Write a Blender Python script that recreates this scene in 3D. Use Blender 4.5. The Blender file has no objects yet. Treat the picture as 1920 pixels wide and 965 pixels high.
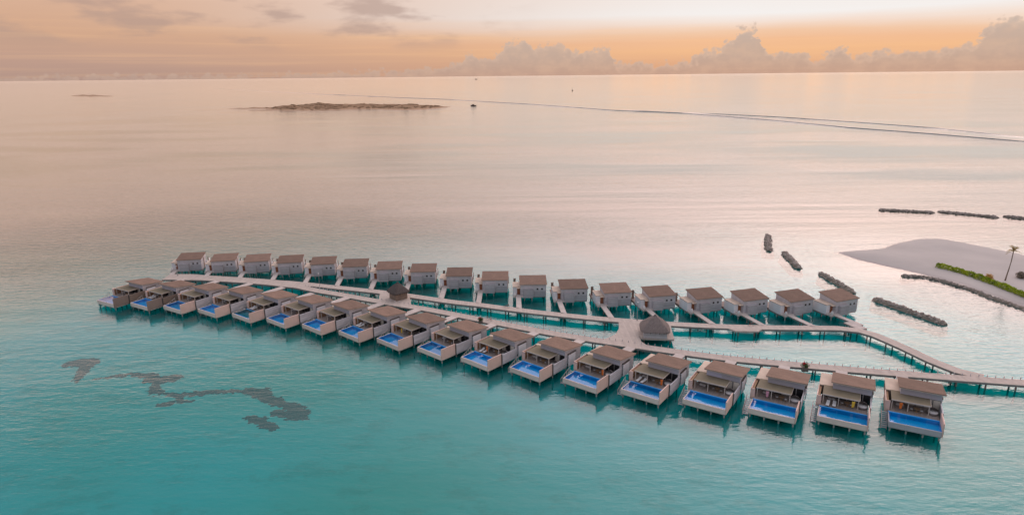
import bpy, bmesh, math, random
from mathutils import Matrix, Vector, noise as mnoise
R = math.radians
random.seed(7)
scene = bpy.context.scene
COL = scene.collection

# ------------------------------------------------------------------ camera
cam_d = bpy.data.cameras.new('camera')
cam_d.sensor_width = 36.0
cam_d.lens = 22.5
cam_d.clip_start = 1.0
cam_d.clip_end = 200000.0
cam = bpy.data.objects.new('camera', cam_d)
COL.objects.link(cam)
cam.matrix_world = Matrix.Translation((0, 0, 65)) @ Matrix.Rotation(R(90 - 15.85), 4, 'X') @ Matrix.Rotation(R(-0.6), 4, 'Z')
scene.camera = cam

# ------------------------------------------------------------------ light
SUN_AZ, SUN_EL = 31.0, 23.0            # degrees right of +Y, degrees above the horizon
sun_dir = Vector((math.sin(R(SUN_AZ)) * math.cos(R(SUN_EL)), math.cos(R(SUN_AZ)) * math.cos(R(SUN_EL)), math.sin(R(SUN_EL))))
sun_l = bpy.data.lights.new('sun', 'SUN')
sun_l.energy = 0.6
sun_l.angle = R(170)
sun_l.color = (1.0, 0.86, 0.72)
sun = bpy.data.objects.new('sun', sun_l)
sun.rotation_euler = (-sun_dir).to_track_quat('-Z', 'Y').to_euler()
COL.objects.link(sun)

scene.view_settings.view_transform = 'Standard'
scene.view_settings.look = 'None'
scene.view_settings.exposure = 0.05
scene.view_settings.gamma = 1.0
scene.view_settings.use_curve_mapping = False
cy = scene.cycles
cy.max_bounces = 6
cy.diffuse_bounces = 2
cy.glossy_bounces = 3
cy.transmission_bounces = 2
cy.transparent_max_bounces = 8
cy.caustics_reflective = False
cy.caustics_refractive = False


class NT:
    """small helper that writes node trees"""
    def __init__(s, tree):
        s.t = tree

    def node(s, kind, **kw):
        n = s.t.nodes.new(kind)
        for k, v in kw.items():
            setattr(n, k, v)
        return n

    def put(s, sock, v):
        if isinstance(v, bpy.types.NodeSocket):
            s.t.links.new(v, sock)
        elif v is not None:
            if isinstance(v, (tuple, list)) and len(v) == 3 and sock.type == 'RGBA':
                v = (*v, 1.0)
            sock.default_value = v

    def m(s, op, a, b=None, c=None, clamp=False):
        n = s.node('ShaderNodeMath', operation=op, use_clamp=clamp)
        for i, v in enumerate((a, b, c)):
            if v is not None:
                s.put(n.inputs[i], v)
        return n.outputs[0]

    def sstep(s, v, lo, hi, a=0.0, b=1.0):
        n = s.node('ShaderNodeMapRange', interpolation_type='SMOOTHSTEP')
        for i, q in enumerate((v, lo, hi, a, b)):
            s.put(n.inputs[i], q)
        return n.outputs[0]

    def mix(s, f, a, b, blend='MIX'):
        n = s.node('ShaderNodeMix', data_type='RGBA', blend_type=blend)
        s.put(n.inputs[0], f)
        s.put(n.inputs[6], a)
        s.put(n.inputs[7], b)
        return n.outputs[2]

    def vec(s, x, y, z):
        n = s.node('ShaderNodeCombineXYZ')
        for i, q in enumerate((x, y, z)):
            s.put(n.inputs[i], q)
        return n.outputs[0]

    def noise(s, vec, scale, detail=4.0, rough=0.55, dist=0.0, out=0):
        n = s.node('ShaderNodeTexNoise')
        s.put(n.inputs['Vector'], vec)
        n.inputs['Scale'].default_value = scale
        n.inputs['Detail'].default_value = detail
        n.inputs['Roughness'].default_value = rough
        n.inputs['Distortion'].default_value = dist
        return n.outputs[out]

    def ramp(s, f, stops, interp='LINEAR'):
        n = s.node('ShaderNodeValToRGB')
        cr = n.color_ramp
        cr.interpolation = interp
        while len(cr.elements) < len(stops):
            cr.elements.new(0.5)
        for e, (p, c) in zip(cr.elements, stops):
            e.position = p
            e.color = (*c, 1.0) if len(c) == 3 else c
        s.put(n.inputs[0], f)
        return n.outputs[0]

    def mapping(s, vec, scale=(1, 1, 1), rot=(0, 0, 0), loc=(0, 0, 0)):
        n = s.node('ShaderNodeMapping')
        s.put(n.inputs[0], vec)
        n.inputs['Location'].default_value = loc
        n.inputs['Rotation'].default_value = rot
        n.inputs['Scale'].default_value = scale
        return n.outputs[0]


def lin(r, g, b):
    def f(c):
        c /= 255.0
        return c / 12.92 if c <= 0.04045 else ((c + 0.055) / 1.055) ** 2.4
    return (f(r), f(g), f(b))


# ------------------------------------------------------------------ sky
world = bpy.data.worlds.new('World')
scene.world = world
world.use_nodes = True
wt = world.node_tree
wt.nodes.clear()
N = NT(wt)
out = N.node('ShaderNodeOutputWorld')
bg = N.node('ShaderNodeBackground')
bg.inputs['Strength'].default_value = 0.1
wt.links.new(bg.outputs[0], out.inputs[0])
sky = N.node('ShaderNodeTexSky', sky_type='NISHITA')
sky.sun_disc = False
sky.sun_elevation = R(SUN_EL)
sky.sun_rotation = R(SUN_AZ)
sky.altitude = 65
sky.air_density = 1.3
sky.dust_density = 3.0
tc = N.node('ShaderNodeTexCoord')
sx = N.node('ShaderNodeSeparateXYZ')
wt.links.new(tc.outputs['Generated'], sx.inputs[0])
X, Y, Z = sx.outputs
el = N.m('MULTIPLY', N.m('ARCSINE', Z), 180 / math.pi)
az = N.m('MULTIPLY', N.m('ARCTAN2', X, Y), 180 / math.pi)
ang = N.vec(az, el, 0.0)
dt = N.node('ShaderNodeVectorMath', operation='DOT_PRODUCT')
wt.links.new(tc.outputs['Generated'], dt.inputs[0])
dt.inputs[1].default_value = sun_dir
cosun = N.m('MAXIMUM', dt.outputs['Value'], 0.0)
# closeness of the azimuth to the sun side, 1 towards it and 0 well away from it
daz = N.m('ABSOLUTE', N.m('SUBTRACT', az, 30.0))
side = N.sstep(daz, 66.0, 10.0)
wob = N.m('MULTIPLY', N.m('SUBTRACT', N.noise(N.mapping(ang, scale=(0.05, 0.5, 1)), 1.0, 3), 0.5), 1.0)
elw = N.m('ADD', el, wob)
e10 = N.m('DIVIDE', elw, 10.0, clamp=True)
away = N.ramp(e10, [(0.0, lin(176, 146, 134)), (0.16, lin(190, 155, 138)), (0.32, lin(208, 166, 138)), (0.55, lin(214, 174, 148)), (0.8, lin(226, 188, 164)), (1.0, (1.35, 0.87, 0.71))])
toward = N.ramp(e10, [(0.0, lin(214, 160, 128)), (0.18, lin(240, 186, 140)), (0.25, lin(239, 187, 147)), (0.31, lin(239, 198, 166)), (0.38, lin(241, 220, 206)), (0.46, lin(242, 237, 234)), (0.6, lin(241, 232, 227)), (1.0, (0.95, 0.77, 0.70))])
low = N.mix(side, away, toward)
# high thin overcast with the broad glow of the sun behind it
nish = N.mix(1.0, sky.outputs[0], (0.1, 0.1, 0.1), 'MULTIPLY')
glow = N.m('MULTIPLY', N.m('POWER', cosun, 6.0), 2.7)
gcol = N.node('ShaderNodeVectorMath', operation='SCALE')
gcol.inputs[0].default_value = (1.0, 0.75, 0.74)
wt.links.new(glow, gcol.inputs['Scale'])
veil = N.ramp(N.m('DIVIDE', el, 90.0, clamp=True), [(0.0, (1.80, 1.10, 0.92)), (0.14, (1.75, 1.08, 0.92)), (0.20, (0.90, 0.60, 0.56)), (0.28, (0.44, 0.38, 0.43)), (0.42, (0.36, 0.38, 0.47)), (1.0, (0.38, 0.41, 0.50))])
high = N.mix(1.0, N.mix(1.0, N.mix(1.0, nish, (0.15, 0.15, 0.15), 'MULTIPLY'), veil, 'ADD'), gcol.outputs[0], 'ADD')
# the sky behind the viewer, away from the sun, is a cooler and duller lilac grey
back = N.ramp(N.m('DIVIDE', el, 90.0, clamp=True), [(0.0, (0.50, 0.48, 0.54)), (0.3, (0.55, 0.56, 0.65)), (1.0, (0.40, 0.43, 0.54))])
skyc = N.mix(N.sstep(el, 6.5, 18.0), low, high)
skyc = N.mix(N.sstep(daz, 85.0, 140.0), skyc, back)
# soft stratus patches, mostly on the side away from the sun
sn = N.noise(N.mapping(ang, scale=(0.15, 0.52, 1), loc=(3.1, 0.35, 0)), 1.0, 5, 0.5)
bandm = N.m('MULTIPLY', N.m('MULTIPLY', N.sstep(el, 1.6, 3.6), N.sstep(el, 11.0, 7.0)), N.sstep(az, 4.0, -10.0))
smask = N.m('MULTIPLY', N.sstep(sn, 0.47, 0.62), bandm)
skyc = N.mix(N.m('MULTIPLY', smask, 0.62), skyc, lin(174, 148, 138))
# thin streaks inside the orange band
st = N.noise(N.mapping(ang, scale=(0.05, 2.2, 1), rot=(0, 0, R(1.5))), 1.0, 3, 0.5)
skyc = N.mix(N.m('MULTIPLY', N.m('MULTIPLY', N.sstep(st, 0.45, 0.75), N.sstep(el, 5.0, 3.0)), 0.22), skyc, lin(250, 200, 150))
# cumulus banks standing on the horizon
TOPS = [(-45, .42), (-27.7, .42), (-15.9, .53), (-9.36, .69), (-4.38, 1.22), (-3.22, 2.08), (-2.32, 1.64), (-1.18, 1.93), (1.33, 3.02), (2.46, 2.45), (3.81, 2.74), (5.17, 2.12), (6.3, 1.97), (7.41, 2.47), (8.54, 1.94), (9.23, 1.07), (11, 1.05), (14.3, 1.1), (15.7, 1.72), (17.33, 2.3), (18.4, 2.9), (19.2, 3.75), (20.0, 3.75), (20.3, 2.6), (21.43, 1.7), (22.97, 1.9), (24.18, 1.28), (25.28, 1.49), (26.34, 1.95), (27.31, 1.36), (28.86, 1.71), (30.58, 1.58), (32.55, 1.67), (34.12, 1.85), (34.92, 2.6), (35.69, 3.4), (37.0, 3.6), (40, 3.1), (45, 1.6)]
fc = N.node('ShaderNodeFloatCurve')
cv = fc.mapping.curves[0]
pts = [((a + 45) / 90.0, h / 5.0) for a, h in TOPS]
cv.points[0].location = pts[0]
cv.points[1].location = pts[-1]
for q in pts[1:-1]:
    cv.points.new(*q)
for q in cv.points:
    q.handle_type = 'AUTO'
fc.mapping.update()
wn1 = N.noise(N.mapping(ang, scale=(1.0, 1.3, 1)), 0.9, 3, 0.6)
azw = N.m('ADD', az, N.m('MULTIPLY', N.m('SUBTRACT', wn1, 0.5), 2.4))
N.put(fc.inputs['Value'], N.m('DIVIDE', N.m('ADD', azw, 45.0), 90.0, clamp=True))
def billow(scale, loc):
    vz = N.node('ShaderNodeTexVoronoi', feature='SMOOTH_F1', voronoi_dimensions='2D')
    N.put(vz.inputs['Vector'], N.mapping(ang, scale=(1.0, 1.15, 1), loc=loc))
    vz.inputs['Scale'].default_value = scale
    vz.inputs['Smoothness'].default_value = 0.25
    return N.m('SUBTRACT', 0.30, vz.outputs['Distance'])
cn = N.noise(N.mapping(ang, scale=(1.0, 1.25, 1)), 1.15, 5, 0.62)
top = N.m('ADD', N.m('MULTIPLY', fc.outputs[0], 5.0), N.m('ADD', N.m('MULTIPLY', N.m('SUBTRACT', cn, 0.5), 0.9), N.m('ADD', N.m('MULTIPLY', billow(1.1, (0, 0, 0)), 0.7), N.m('MULTIPLY', billow(2.9, (4, 2, 0)), 0.4))))
cmask = N.sstep(N.m('SUBTRACT', top, el), -0.06, 0.26)
ccol = N.ramp(N.m('DIVIDE', el, 4.0, clamp=True), [(0.0, lin(184, 157, 143)), (0.5, lin(190, 168, 155)), (1.0, lin(190, 176, 167))])
rim = N.sstep(N.m('SUBTRACT', top, el), 0.75, 0.05)
ccol = N.mix(N.m('MULTIPLY', N.m('MULTIPLY', rim, side), 0.45), ccol, lin(226, 196, 174))
cn2 = N.noise(N.mapping(ang, scale=(1.0, 1.5, 1), loc=(9, 4, 0)), 0.7, 3, 0.6)
ccol = N.mix(N.sstep(cn2, 0.35, 0.75, 0.0, 0.5), ccol, lin(212, 180, 158))
cfade = N.m('MULTIPLY', cmask, N.sstep(el, -0.2, 1.5, 0.62, 0.86))
skyc = N.mix(cfade, skyc, ccol)
fin = N.node('ShaderNodeVectorMath', operation='SCALE')
wt.links.new(skyc, fin.inputs[0])
fin.inputs['Scale'].default_value = 10.0
wt.links.new(fin.outputs[0], bg.inputs['Color'])


# ------------------------------------------------------------------ materials
MATS = {}


def new_mat(name):
    m = bpy.data.materials.new(name)
    m.use_nodes = True
    m.node_tree.nodes.clear()
    n = NT(m.node_tree)
    o = n.node('ShaderNodeOutputMaterial')
    MATS[name] = m
    return m, n, o


def principled(n, o, color, rough=0.8, spec=0.3, bump=None, bstr=1.0, bdist=0.02):
    p = n.node('ShaderNodeBsdfPrincipled')
    n.put(p.inputs['Base Color'], color)
    n.put(p.inputs['Roughness'], rough)
    p.inputs['Specular IOR Level'].default_value = spec
    if bump is not None:
        b = n.node('ShaderNodeBump')
        b.inputs['Strength'].default_value = bstr
        b.inputs['Distance'].default_value = bdist
        n.put(b.inputs['Height'], bump)
        n.put(p.inputs['Normal'], b.outputs[0])
    n.put(o.inputs['Surface'], p.outputs[0])
    return p


def mul(c, k):
    return tuple(min(1.0, q * k) for q in c)


def boards(name, c, axis='z', pitch=0.14, var=0.25, rough=0.8, weather=0.5):
    """boarded surface: boards run across `axis`, each with its own tone, weathered"""
    m, n, o = new_mat(name)
    t = n.node('ShaderNodeTexCoord')
    s = n.node('ShaderNodeSeparateXYZ')
    n.put(s.inputs[0], t.outputs['Object'])
    a = {'x': s.outputs[0], 'y': s.outputs[1], 'z': s.outputs[2]}[axis]
    k = n.m('DIVIDE', a, pitch)
    cell = n.m('FLOOR', k)
    wn = n.node('ShaderNodeTexWhiteNoise', noise_dimensions='2D')
    info = n.node('ShaderNodeObjectInfo')
    n.put(wn.inputs['Vector'], n.vec(cell, info.outputs['Random'], 0.0))
    tone = n.m('MULTIPLY_ADD', wn.outputs['Value'], var, 1.0 - var * 0.5)
    w = n.noise(t.outputs['Object'], 0.9, 5, 0.6)
    tone = n.m('MULTIPLY', tone, n.m('MULTIPLY_ADD', w, weather, 1.0 - weather * 0.5))
    tone = n.m('MULTIPLY', tone, n.m('MULTIPLY_ADD', info.outputs['Random'], 0.12, 0.94))
    v = n.node('ShaderNodeVectorMath', operation='SCALE')
    v.inputs[0].default_value = c
    n.put(v.inputs['Scale'], tone)
    fr = n.m('FRACT', k)
    groove = n.sstep(n.m('ABSOLUTE', n.m('SUBTRACT', fr, 0.5)), 0.40, 0.49, 1.0, 0.0)
    principled(n, o, v.outputs[0], rough, 0.25, groove, 0.8, 0.015)
    return m


def plain(name, c, rough=0.7, spec=0.3, var=0.25, scale=1.2, bump=0.0, bscale=8.0, bdist=0.03, rnd=0.14):
    m, n, o = new_mat(name)
    t = n.node('ShaderNodeTexCoord')
    info = n.node('ShaderNodeObjectInfo')
    w = n.noise(t.outputs['Object'], scale, 6, 0.6)
    tone = n.m('MULTIPLY_ADD', w, var * 2, 1.0 - var)
    tone = n.m('MULTIPLY', tone, n.m('MULTIPLY_ADD', info.outputs['Random'], rnd, 1.0 - rnd / 2))
    v = n.node('ShaderNodeVectorMath', operation='SCALE')
    v.inputs[0].default_value = c
    n.put(v.inputs['Scale'], tone)
    principled(n, o, v.outputs[0], rough, spec, n.noise(t.outputs['Object'], bscale, 4) if bump else None, bump, bdist)
    return m


boards('grey_timber', (0.52, 0.50, 0.515), 'z', 0.16)
boards('bay_timber', (0.41, 0.395, 0.41), 'z', 0.12)
boards('brown_timber', (0.22, 0.17, 0.135), 'z', 0.16)
boards('warm_timber', (0.36, 0.22, 0.13), 'z', 0.14)
boards('deck_timber', (0.31, 0.26, 0.235), 'x', 0.14)
boards('walk_timber', (0.54, 0.48, 0.44), 'y', 0.3, 0.16)
boards('jetty_timber', (0.49, 0.425, 0.375), 'x', 0.4, 0.12)
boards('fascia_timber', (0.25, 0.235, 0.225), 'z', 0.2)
plain('pink_panel', (0.70, 0.50, 0.425), 0.75, var=0.16, scale=0.7)
plain('pool_render', (0.76, 0.61, 0.53), 0.75, var=0.14, scale=0.6)
plain('pool_render_grey', (0.44, 0.42, 0.43), 0.75, var=0.2, scale=0.6)
plain('brown_wall', (0.25, 0.195, 0.165), 0.8, var=0.2, scale=0.8)
plain('white_panel', (0.74, 0.74, 0.76), 0.7, var=0.1, scale=0.5)
plain('lilac_wall', (0.42, 0.40, 0.44), 0.8, var=0.14, scale=0.5)
plain('lilac_blind', (0.50, 0.49, 0.60), 0.8, var=0.06)
plain('pale_roof', (0.62, 0.50, 0.40), 0.8, var=0.2, scale=0.6)
plain('pale_trim', (0.56, 0.49, 0.42), 0.7, var=0.12)
plain('dark_trim', (0.10, 0.085, 0.075), 0.7, var=0.2)
plain('canopy_felt', (0.225, 0.19, 0.13), 0.85, var=0.2, scale=0.7)
plain('pool_tile', (0.01, 0.48, 0.88), 0.35, 0.5, var=0.14, scale=0.4, rnd=0.34)
plain('pool_tile_pale', (0.10, 0.42, 0.85), 0.35, 0.5, var=0.1, scale=0.4)
plain('pool_tile_green', (0.0, 0.30, 0.34), 0.35, 0.5, var=0.1, scale=0.4)
plain('stilt_concrete', (0.36, 0.33, 0.31), 0.85, var=0.25, scale=1.0)
plain('post_timber', (0.20, 0.17, 0.15), 0.85, var=0.25, scale=1.0)
plain('door_wood', (0.26, 0.095, 0.045), 0.6, var=0.2, scale=1.5)
plain('brass', (0.45, 0.35, 0.16), 0.4, 0.6, var=0.05)
plain('wicker', (0.20, 0.175, 0.165), 0.85, var=0.2, bump=0.5, bscale=30)
plain('cushion', (0.62, 0.59, 0.57), 0.9, var=0.08)
plain('teak', (0.30, 0.19, 0.11), 0.7, var=0.2)
plain('white_pot', (0.72, 0.70, 0.69), 0.5, var=0.05)
plain('curtain', (0.60, 0.54, 0.46), 0.9, var=0.15, scale=2)
plain('towel_white', (0.75, 0.74, 0.73), 0.9, var=0.1)
plain('cloth_orange', (0.80, 0.20, 0.04), 0.9, var=0.15)
plain('cloth_yellow', (0.75, 0.48, 0.06), 0.9, var=0.15)
plain('cloth_pink', (0.70, 0.33, 0.40), 0.9, var=0.3, scale=3)
plain('rock', (0.33, 0.285, 0.25), 0.9, var=0.45, scale=0.6, bump=0.8, bscale=2.5, bdist=0.2)
plain('rock_core', (0.21, 0.185, 0.15), 0.95, var=0.4, scale=0.6)
plain('bark', (0.22, 0.17, 0.13), 0.9, var=0.25, scale=2)
plain('lamp_metal', (0.30, 0.29, 0.28), 0.5, 0.5, var=0.1)
plain('red_paint', (0.45, 0.06, 0.04), 0.5, 0.5, var=0.1)
plain('rubber', (0.03, 0.03, 0.03), 0.8, var=0.1)
plain('hull_white', (0.60, 0.56, 0.52), 0.5, 0.5, var=0.08)
plain('hull_dark', (0.17, 0.115, 0.09), 0.6, 0.4, var=0.1)

# shingled brown roof: courses across the slope, tone changes from shingle to shingle
m, n, o = new_mat('roof_shingle')
t = n.node('ShaderNodeTexCoord')
info = n.node('ShaderNodeObjectInfo')
br = n.node('ShaderNodeTexBrick')
n.put(br.inputs['Vector'], t.outputs['Object'])
br.inputs['Color1'].default_value = (0.225, 0.152, 0.115, 1)
br.inputs['Color2'].default_value = (0.195, 0.130, 0.098, 1)
br.inputs['Mortar'].default_value = (0.155, 0.104, 0.080, 1)
br.inputs['Scale'].default_value = 1.0
br.inputs['Mortar Size'].default_value = 0.015
br.inputs['Brick Width'].default_value = 0.4
br.inputs['Row Height'].default_value = 0.25
w = n.noise(t.outputs['Object'], 0.35, 6, 0.65)
tone = n.m('MULTIPLY', n.m('MULTIPLY_ADD', w, 0.8, 0.6), n.m('MULTIPLY_ADD', info.outputs['Random'], 0.3, 0.85))
v = n.node('ShaderNodeVectorMath', operation='SCALE')
n.put(v.inputs[0], br.outputs['Color'])
n.put(v.inputs['Scale'], tone)
principled(n, o, v.outputs[0], 0.85, 0.2, br.outputs['Fac'], -0.5, 0.03)

for tname, tk in (('thatch', 1.0), ('thatch_dark', 0.5)):
    m, n, o = new_mat(tname)
    t = n.node('ShaderNodeTexCoord')
    w = n.noise(n.mapping(t.outputs['Object'], scale=(3, 3, 0.5)), 1.6, 6, 0.7)
    c = n.ramp(w, [(0.25, mul((0.10, 0.082, 0.075), tk)), (0.6, mul((0.25, 0.215, 0.20), tk)), (0.9, mul((0.36, 0.32, 0.29), tk))])
    principled(n, o, c, 0.95, 0.1, w, 0.9, 0.12)

m, n, o = new_mat('glazing')
principled(n, o, (0.02, 0.02, 0.022), 0.08, 0.5)

m, n, o = new_mat('leaf_green')
t = n.node('ShaderNodeTexCoord')
w = n.noise(t.outputs['Object'], 0.6, 4, 0.6)
c = n.ramp(w, [(0.3, (0.14, 0.22, 0.012)), (0.55, (0.38, 0.47, 0.025)), (0.8, (0.58, 0.60, 0.05))])
principled(n, o, c, 0.7, 0.2)
m, n, o = new_mat('leaf_palm')
t = n.node('ShaderNodeTexCoord')
w = n.noise(t.outputs['Object'], 0.8, 3, 0.6)
c = n.ramp(w, [(0.3, (0.16, 0.14, 0.03)), (0.6, (0.36, 0.24, 0.07)), (0.85, (0.40, 0.20, 0.05))])
principled(n, o, c, 0.7, 0.2)
plain('leaf_orange', (0.62, 0.36, 0.10), 0.8, var=0.3, scale=3)
plain('scrub_leaf', (0.27, 0.18, 0.11), 0.95, 0.1, var=0.4, scale=0.05)
plain('leaf_dry', (0.26, 0.22, 0.17), 0.9, var=0.3, scale=2)
plain('leaf_dark', (0.05, 0.10, 0.025), 0.8, var=0.4, scale=2)
plain('petal_red', (0.45, 0.04, 0.05), 0.8, var=0.3, scale=2)

m, n, o = new_mat('sand')
t = n.node('ShaderNodeTexCoord')
w = n.noise(t.outputs['Object'], 0.05, 7, 0.6)
w2 = n.noise(n.mapping(t.outputs['Object'], scale=(1, 2.2, 1), rot=(0, 0, R(25))), 0.22, 5, 0.6)
c = n.mix(w2, n.ramp(w, [(0.3, (0.38, 0.355, 0.33)), (0.7, (0.54, 0.50, 0.46))]), (0.44, 0.415, 0.395))
geo = n.node('ShaderNodeNewGeometry')
s = n.node('ShaderNodeSeparateXYZ')
n.put(s.inputs[0], geo.outputs['Position'])
wet = n.sstep(n.m('ADD', s.outputs[2], n.m('MULTIPLY', w2, 0.35)), 0.22, 0.55)
c = n.mix(wet, n.mix(1.0, c, (0.62, 0.60, 0.62), 'MULTIPLY'), c)
c = n.mix(n.sstep(s.outputs[2], 0.0, -0.7), c, (0.74, 0.74, 0.72))
principled(n, o, c, n.sstep(wet, 0.0, 1.0, 0.45, 0.9), 0.3, n.noise(t.outputs['Object'], 0.8, 5), 0.5, 0.15)

m, n, o = new_mat('island_ground')
t = n.node('ShaderNodeTexCoord')
geo = n.node('ShaderNodeNewGeometry')
s = n.node('ShaderNodeSeparateXYZ')
n.put(s.inputs[0], geo.outputs['Position'])
w = n.noise(t.outputs['Object'], 0.03, 7, 0.65)
hh = n.m('ADD', s.outputs[2], n.m('MULTIPLY', n.m('SUBTRACT', w, 0.5), 5.0))
c = n.ramp(n.m('DIVIDE', hh, 8.0, clamp=True), [(0.0, (0.50, 0.36, 0.26)), (0.14, (0.42, 0.28, 0.18)), (0.35, (0.32, 0.21, 0.125)), (1.0, (0.25, 0.165, 0.10))])
principled(n, o, c, 0.95, 0.1, w, 0.8, 3.0)

# seabed: pale sand with darker weedy ground, deeper (greener) towards the near left
m, n, o = new_mat('seabed_sand')
geo = n.node('ShaderNodeNewGeometry')
P = geo.outputs['Position']
w1 = n.noise(P, 0.012, 3, 0.6)
w2 = n.noise(n.mapping(P, scale=(1, 1.6, 1)), 0.11, 5, 0.68)
c = n.ramp(w1, [(0.30, (0.58, 0.66, 0.60)), (0.5, (0.74, 0.74, 0.72)), (0.7, (0.82, 0.82, 0.82))])
c = n.mix(n.sstep(w2, 0.49, 0.66, 0.0, 0.32), c, (0.28, 0.33, 0.27))
s = n.node('ShaderNodeSeparateXYZ')
n.put(s.inputs[0], P)
principled(n, o, c, 0.95, 0.0)

# sea water: tinted clear water below a rippled reflecting surface
def water(name, tint, ior, bumps, rough=0.03, far=False, turbid=None):
    m, n, o = new_mat(name)
    geo = n.node('ShaderNodeNewGeometry')
    P = geo.outputs['Position']
    nrm = bumps(n, P)
    fr = n.node('ShaderNodeFresnel')
    fr.inputs['IOR'].default_value = ior
    n.put(fr.inputs['Normal'], nrm)
    tr = n.node('ShaderNodeBsdfTransparent')
    n.put(tr.inputs['Color'], tint(n, P) if callable(tint) else tint)
    gl = n.node('ShaderNodeBsdfGlossy')
    gl.inputs['Color'].default_value = (1, 1, 1, 1)
    gl.inputs['Roughness'].default_value = rough
    if far:
        s = n.node('ShaderNodeSeparateXYZ')
        n.put(s.inputs[0], P)
        n.put(gl.inputs['Roughness'], n.sstep(s.outputs[1], 220.0, 1000.0, rough, 0.07))
    n.put(gl.inputs['Normal'], nrm)
    mx = n.node('ShaderNodeMixShader')
    n.put(mx.inputs[0], fr.outputs[0])
    body = tr.outputs[0]
    if turbid:
        df = n.node('ShaderNodeBsdfDiffuse')
        sq = n.mix(1.0, tr.inputs['Color'].links[0].from_socket, tr.inputs['Color'].links[0].from_socket, 'MULTIPLY')
        n.put(df.inputs['Color'], n.mix(1.0, sq, (0.80, 0.80, 0.80), 'MULTIPLY'))
        m2 = n.node('ShaderNodeMixShader')
        m2.inputs[0].default_value = turbid
        n.put(m2.inputs[1], body)
        n.put(m2.inputs[2], df.outputs[0])
        body = m2.outputs[0]
    n.put(mx.inputs[1], body)
    n.put(mx.inputs[2], gl.outputs[0])
    n.put(o.inputs['Surface'], mx.outputs[0])
    return m


def sea_bumps(n, P):
    chop = n.noise(n.mapping(P, scale=(0.40, 1.0, 1), rot=(0, 0, R(8))), 0.50, 3, 0.6)
    fine = n.noise(n.mapping(P, scale=(0.38, 1.0, 1), rot=(0, 0, R(-12))), 1.25, 2, 0.6)
    swell = n.noise(n.mapping(P, scale=(0.12, 1.0, 1), rot=(0, 0, R(-6))), 0.06, 2, 0.5)
    patch = n.noise(n.mapping(P, scale=(0.35, 1.0, 1), rot=(0, 0, R(14))), 0.010, 2, 0.6)
    s = n.node('ShaderNodeSeparateXYZ')
    n.put(s.inputs[0], P)
    amp = n.sstep(patch, 0.38, 0.60, 0.30, 1.0)
    # a breeze ruffles the water left of the jetty head
    rx = n.m('MULTIPLY_ADD', s.outputs[0], 1 / 110.0, 130.0 / 110.0)
    ry = n.m('MULTIPLY_ADD', s.outputs[1], 1 / 90.0, -255.0 / 90.0)
    rr = n.m('ADD', n.m('MULTIPLY', rx, rx), n.m('MULTIPLY', ry, ry))
    amp = n.m('MULTIPLY', amp, n.sstep(rr, 1.3, 0.2, 1.0, 1.9))
    h = n.m('MULTIPLY', n.m('ADD', n.m('MULTIPLY', chop, 0.19), n.m('MULTIPLY', fine, 0.07)), amp)
    h = n.m('ADD', h, n.m('MULTIPLY', swell, 0.26))
    b = n.node('ShaderNodeBump')
    b.inputs['Strength'].default_value = 1.0
    b.inputs['Distance'].default_value = 1.0
    n.put(b.inputs['Height'], h)
    return b.outputs[0]


def sea_tint(n, P):
    d = n.noise(P, 0.006, 2, 0.55)
    s = n.node('ShaderNodeSeparateXYZ')
    n.put(s.inputs[0], P)
    near = n.ramp(d, [(0.3, (0.015, 0.79, 0.71)), (0.5, (0.01, 0.86, 0.86)), (0.7, (0.005, 0.90, 0.94))])
    # the bottom drops away outside the lagoon
    off = n.noise(n.mapping(P, scale=(0.6, 1.0, 1)), 0.012, 2, 0.6)
    deep = n.sstep(n.m('ADD', s.outputs[1], n.m('MULTIPLY', n.m('SUBTRACT', off, 0.5), 160.0)), 150.0, 320.0)
    col = n.mix(deep, near, (0.02, 0.34, 0.31))
    # the water over the shelf round the sand spit is only knee deep and nearly clear
    bx = n.m('MULTIPLY_ADD', s.outputs[0], 1 / 46.0, -158.0 / 46.0)
    by = n.m('MULTIPLY_ADD', s.outputs[1], 1 / 62.0, -205.0 / 62.0)
    bb = n.m('ADD', n.m('MULTIPLY', bx, bx), n.m('MULTIPLY', by, by))
    bb = n.m('ADD', bb, n.m('MULTIPLY', n.m('SUBTRACT', off, 0.5), 0.8))
    return n.mix(n.sstep(bb, 1.5, 0.35, 0.0, 0.8), col, (0.74, 0.76, 0.74))


def pool_bumps(n, P):
    b = n.node('ShaderNodeBump')
    b.inputs['Strength'].default_value = 1.0
    b.inputs['Distance'].default_value = 0.008
    n.put(b.inputs['Height'], n.noise(P, 1.1, 3, 0.5))
    return b.outputs[0]


water('sea_water', sea_tint, 1.38, sea_bumps, 0.05, True, 0.12)
water('pool_water', (0.60, 0.92, 1.0, 1), 1.33, pool_bumps, 0.02)
plain('seagrass', (0.035, 0.04, 0.055), 0.95, 0.0, var=0.4, scale=0.7)


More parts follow.
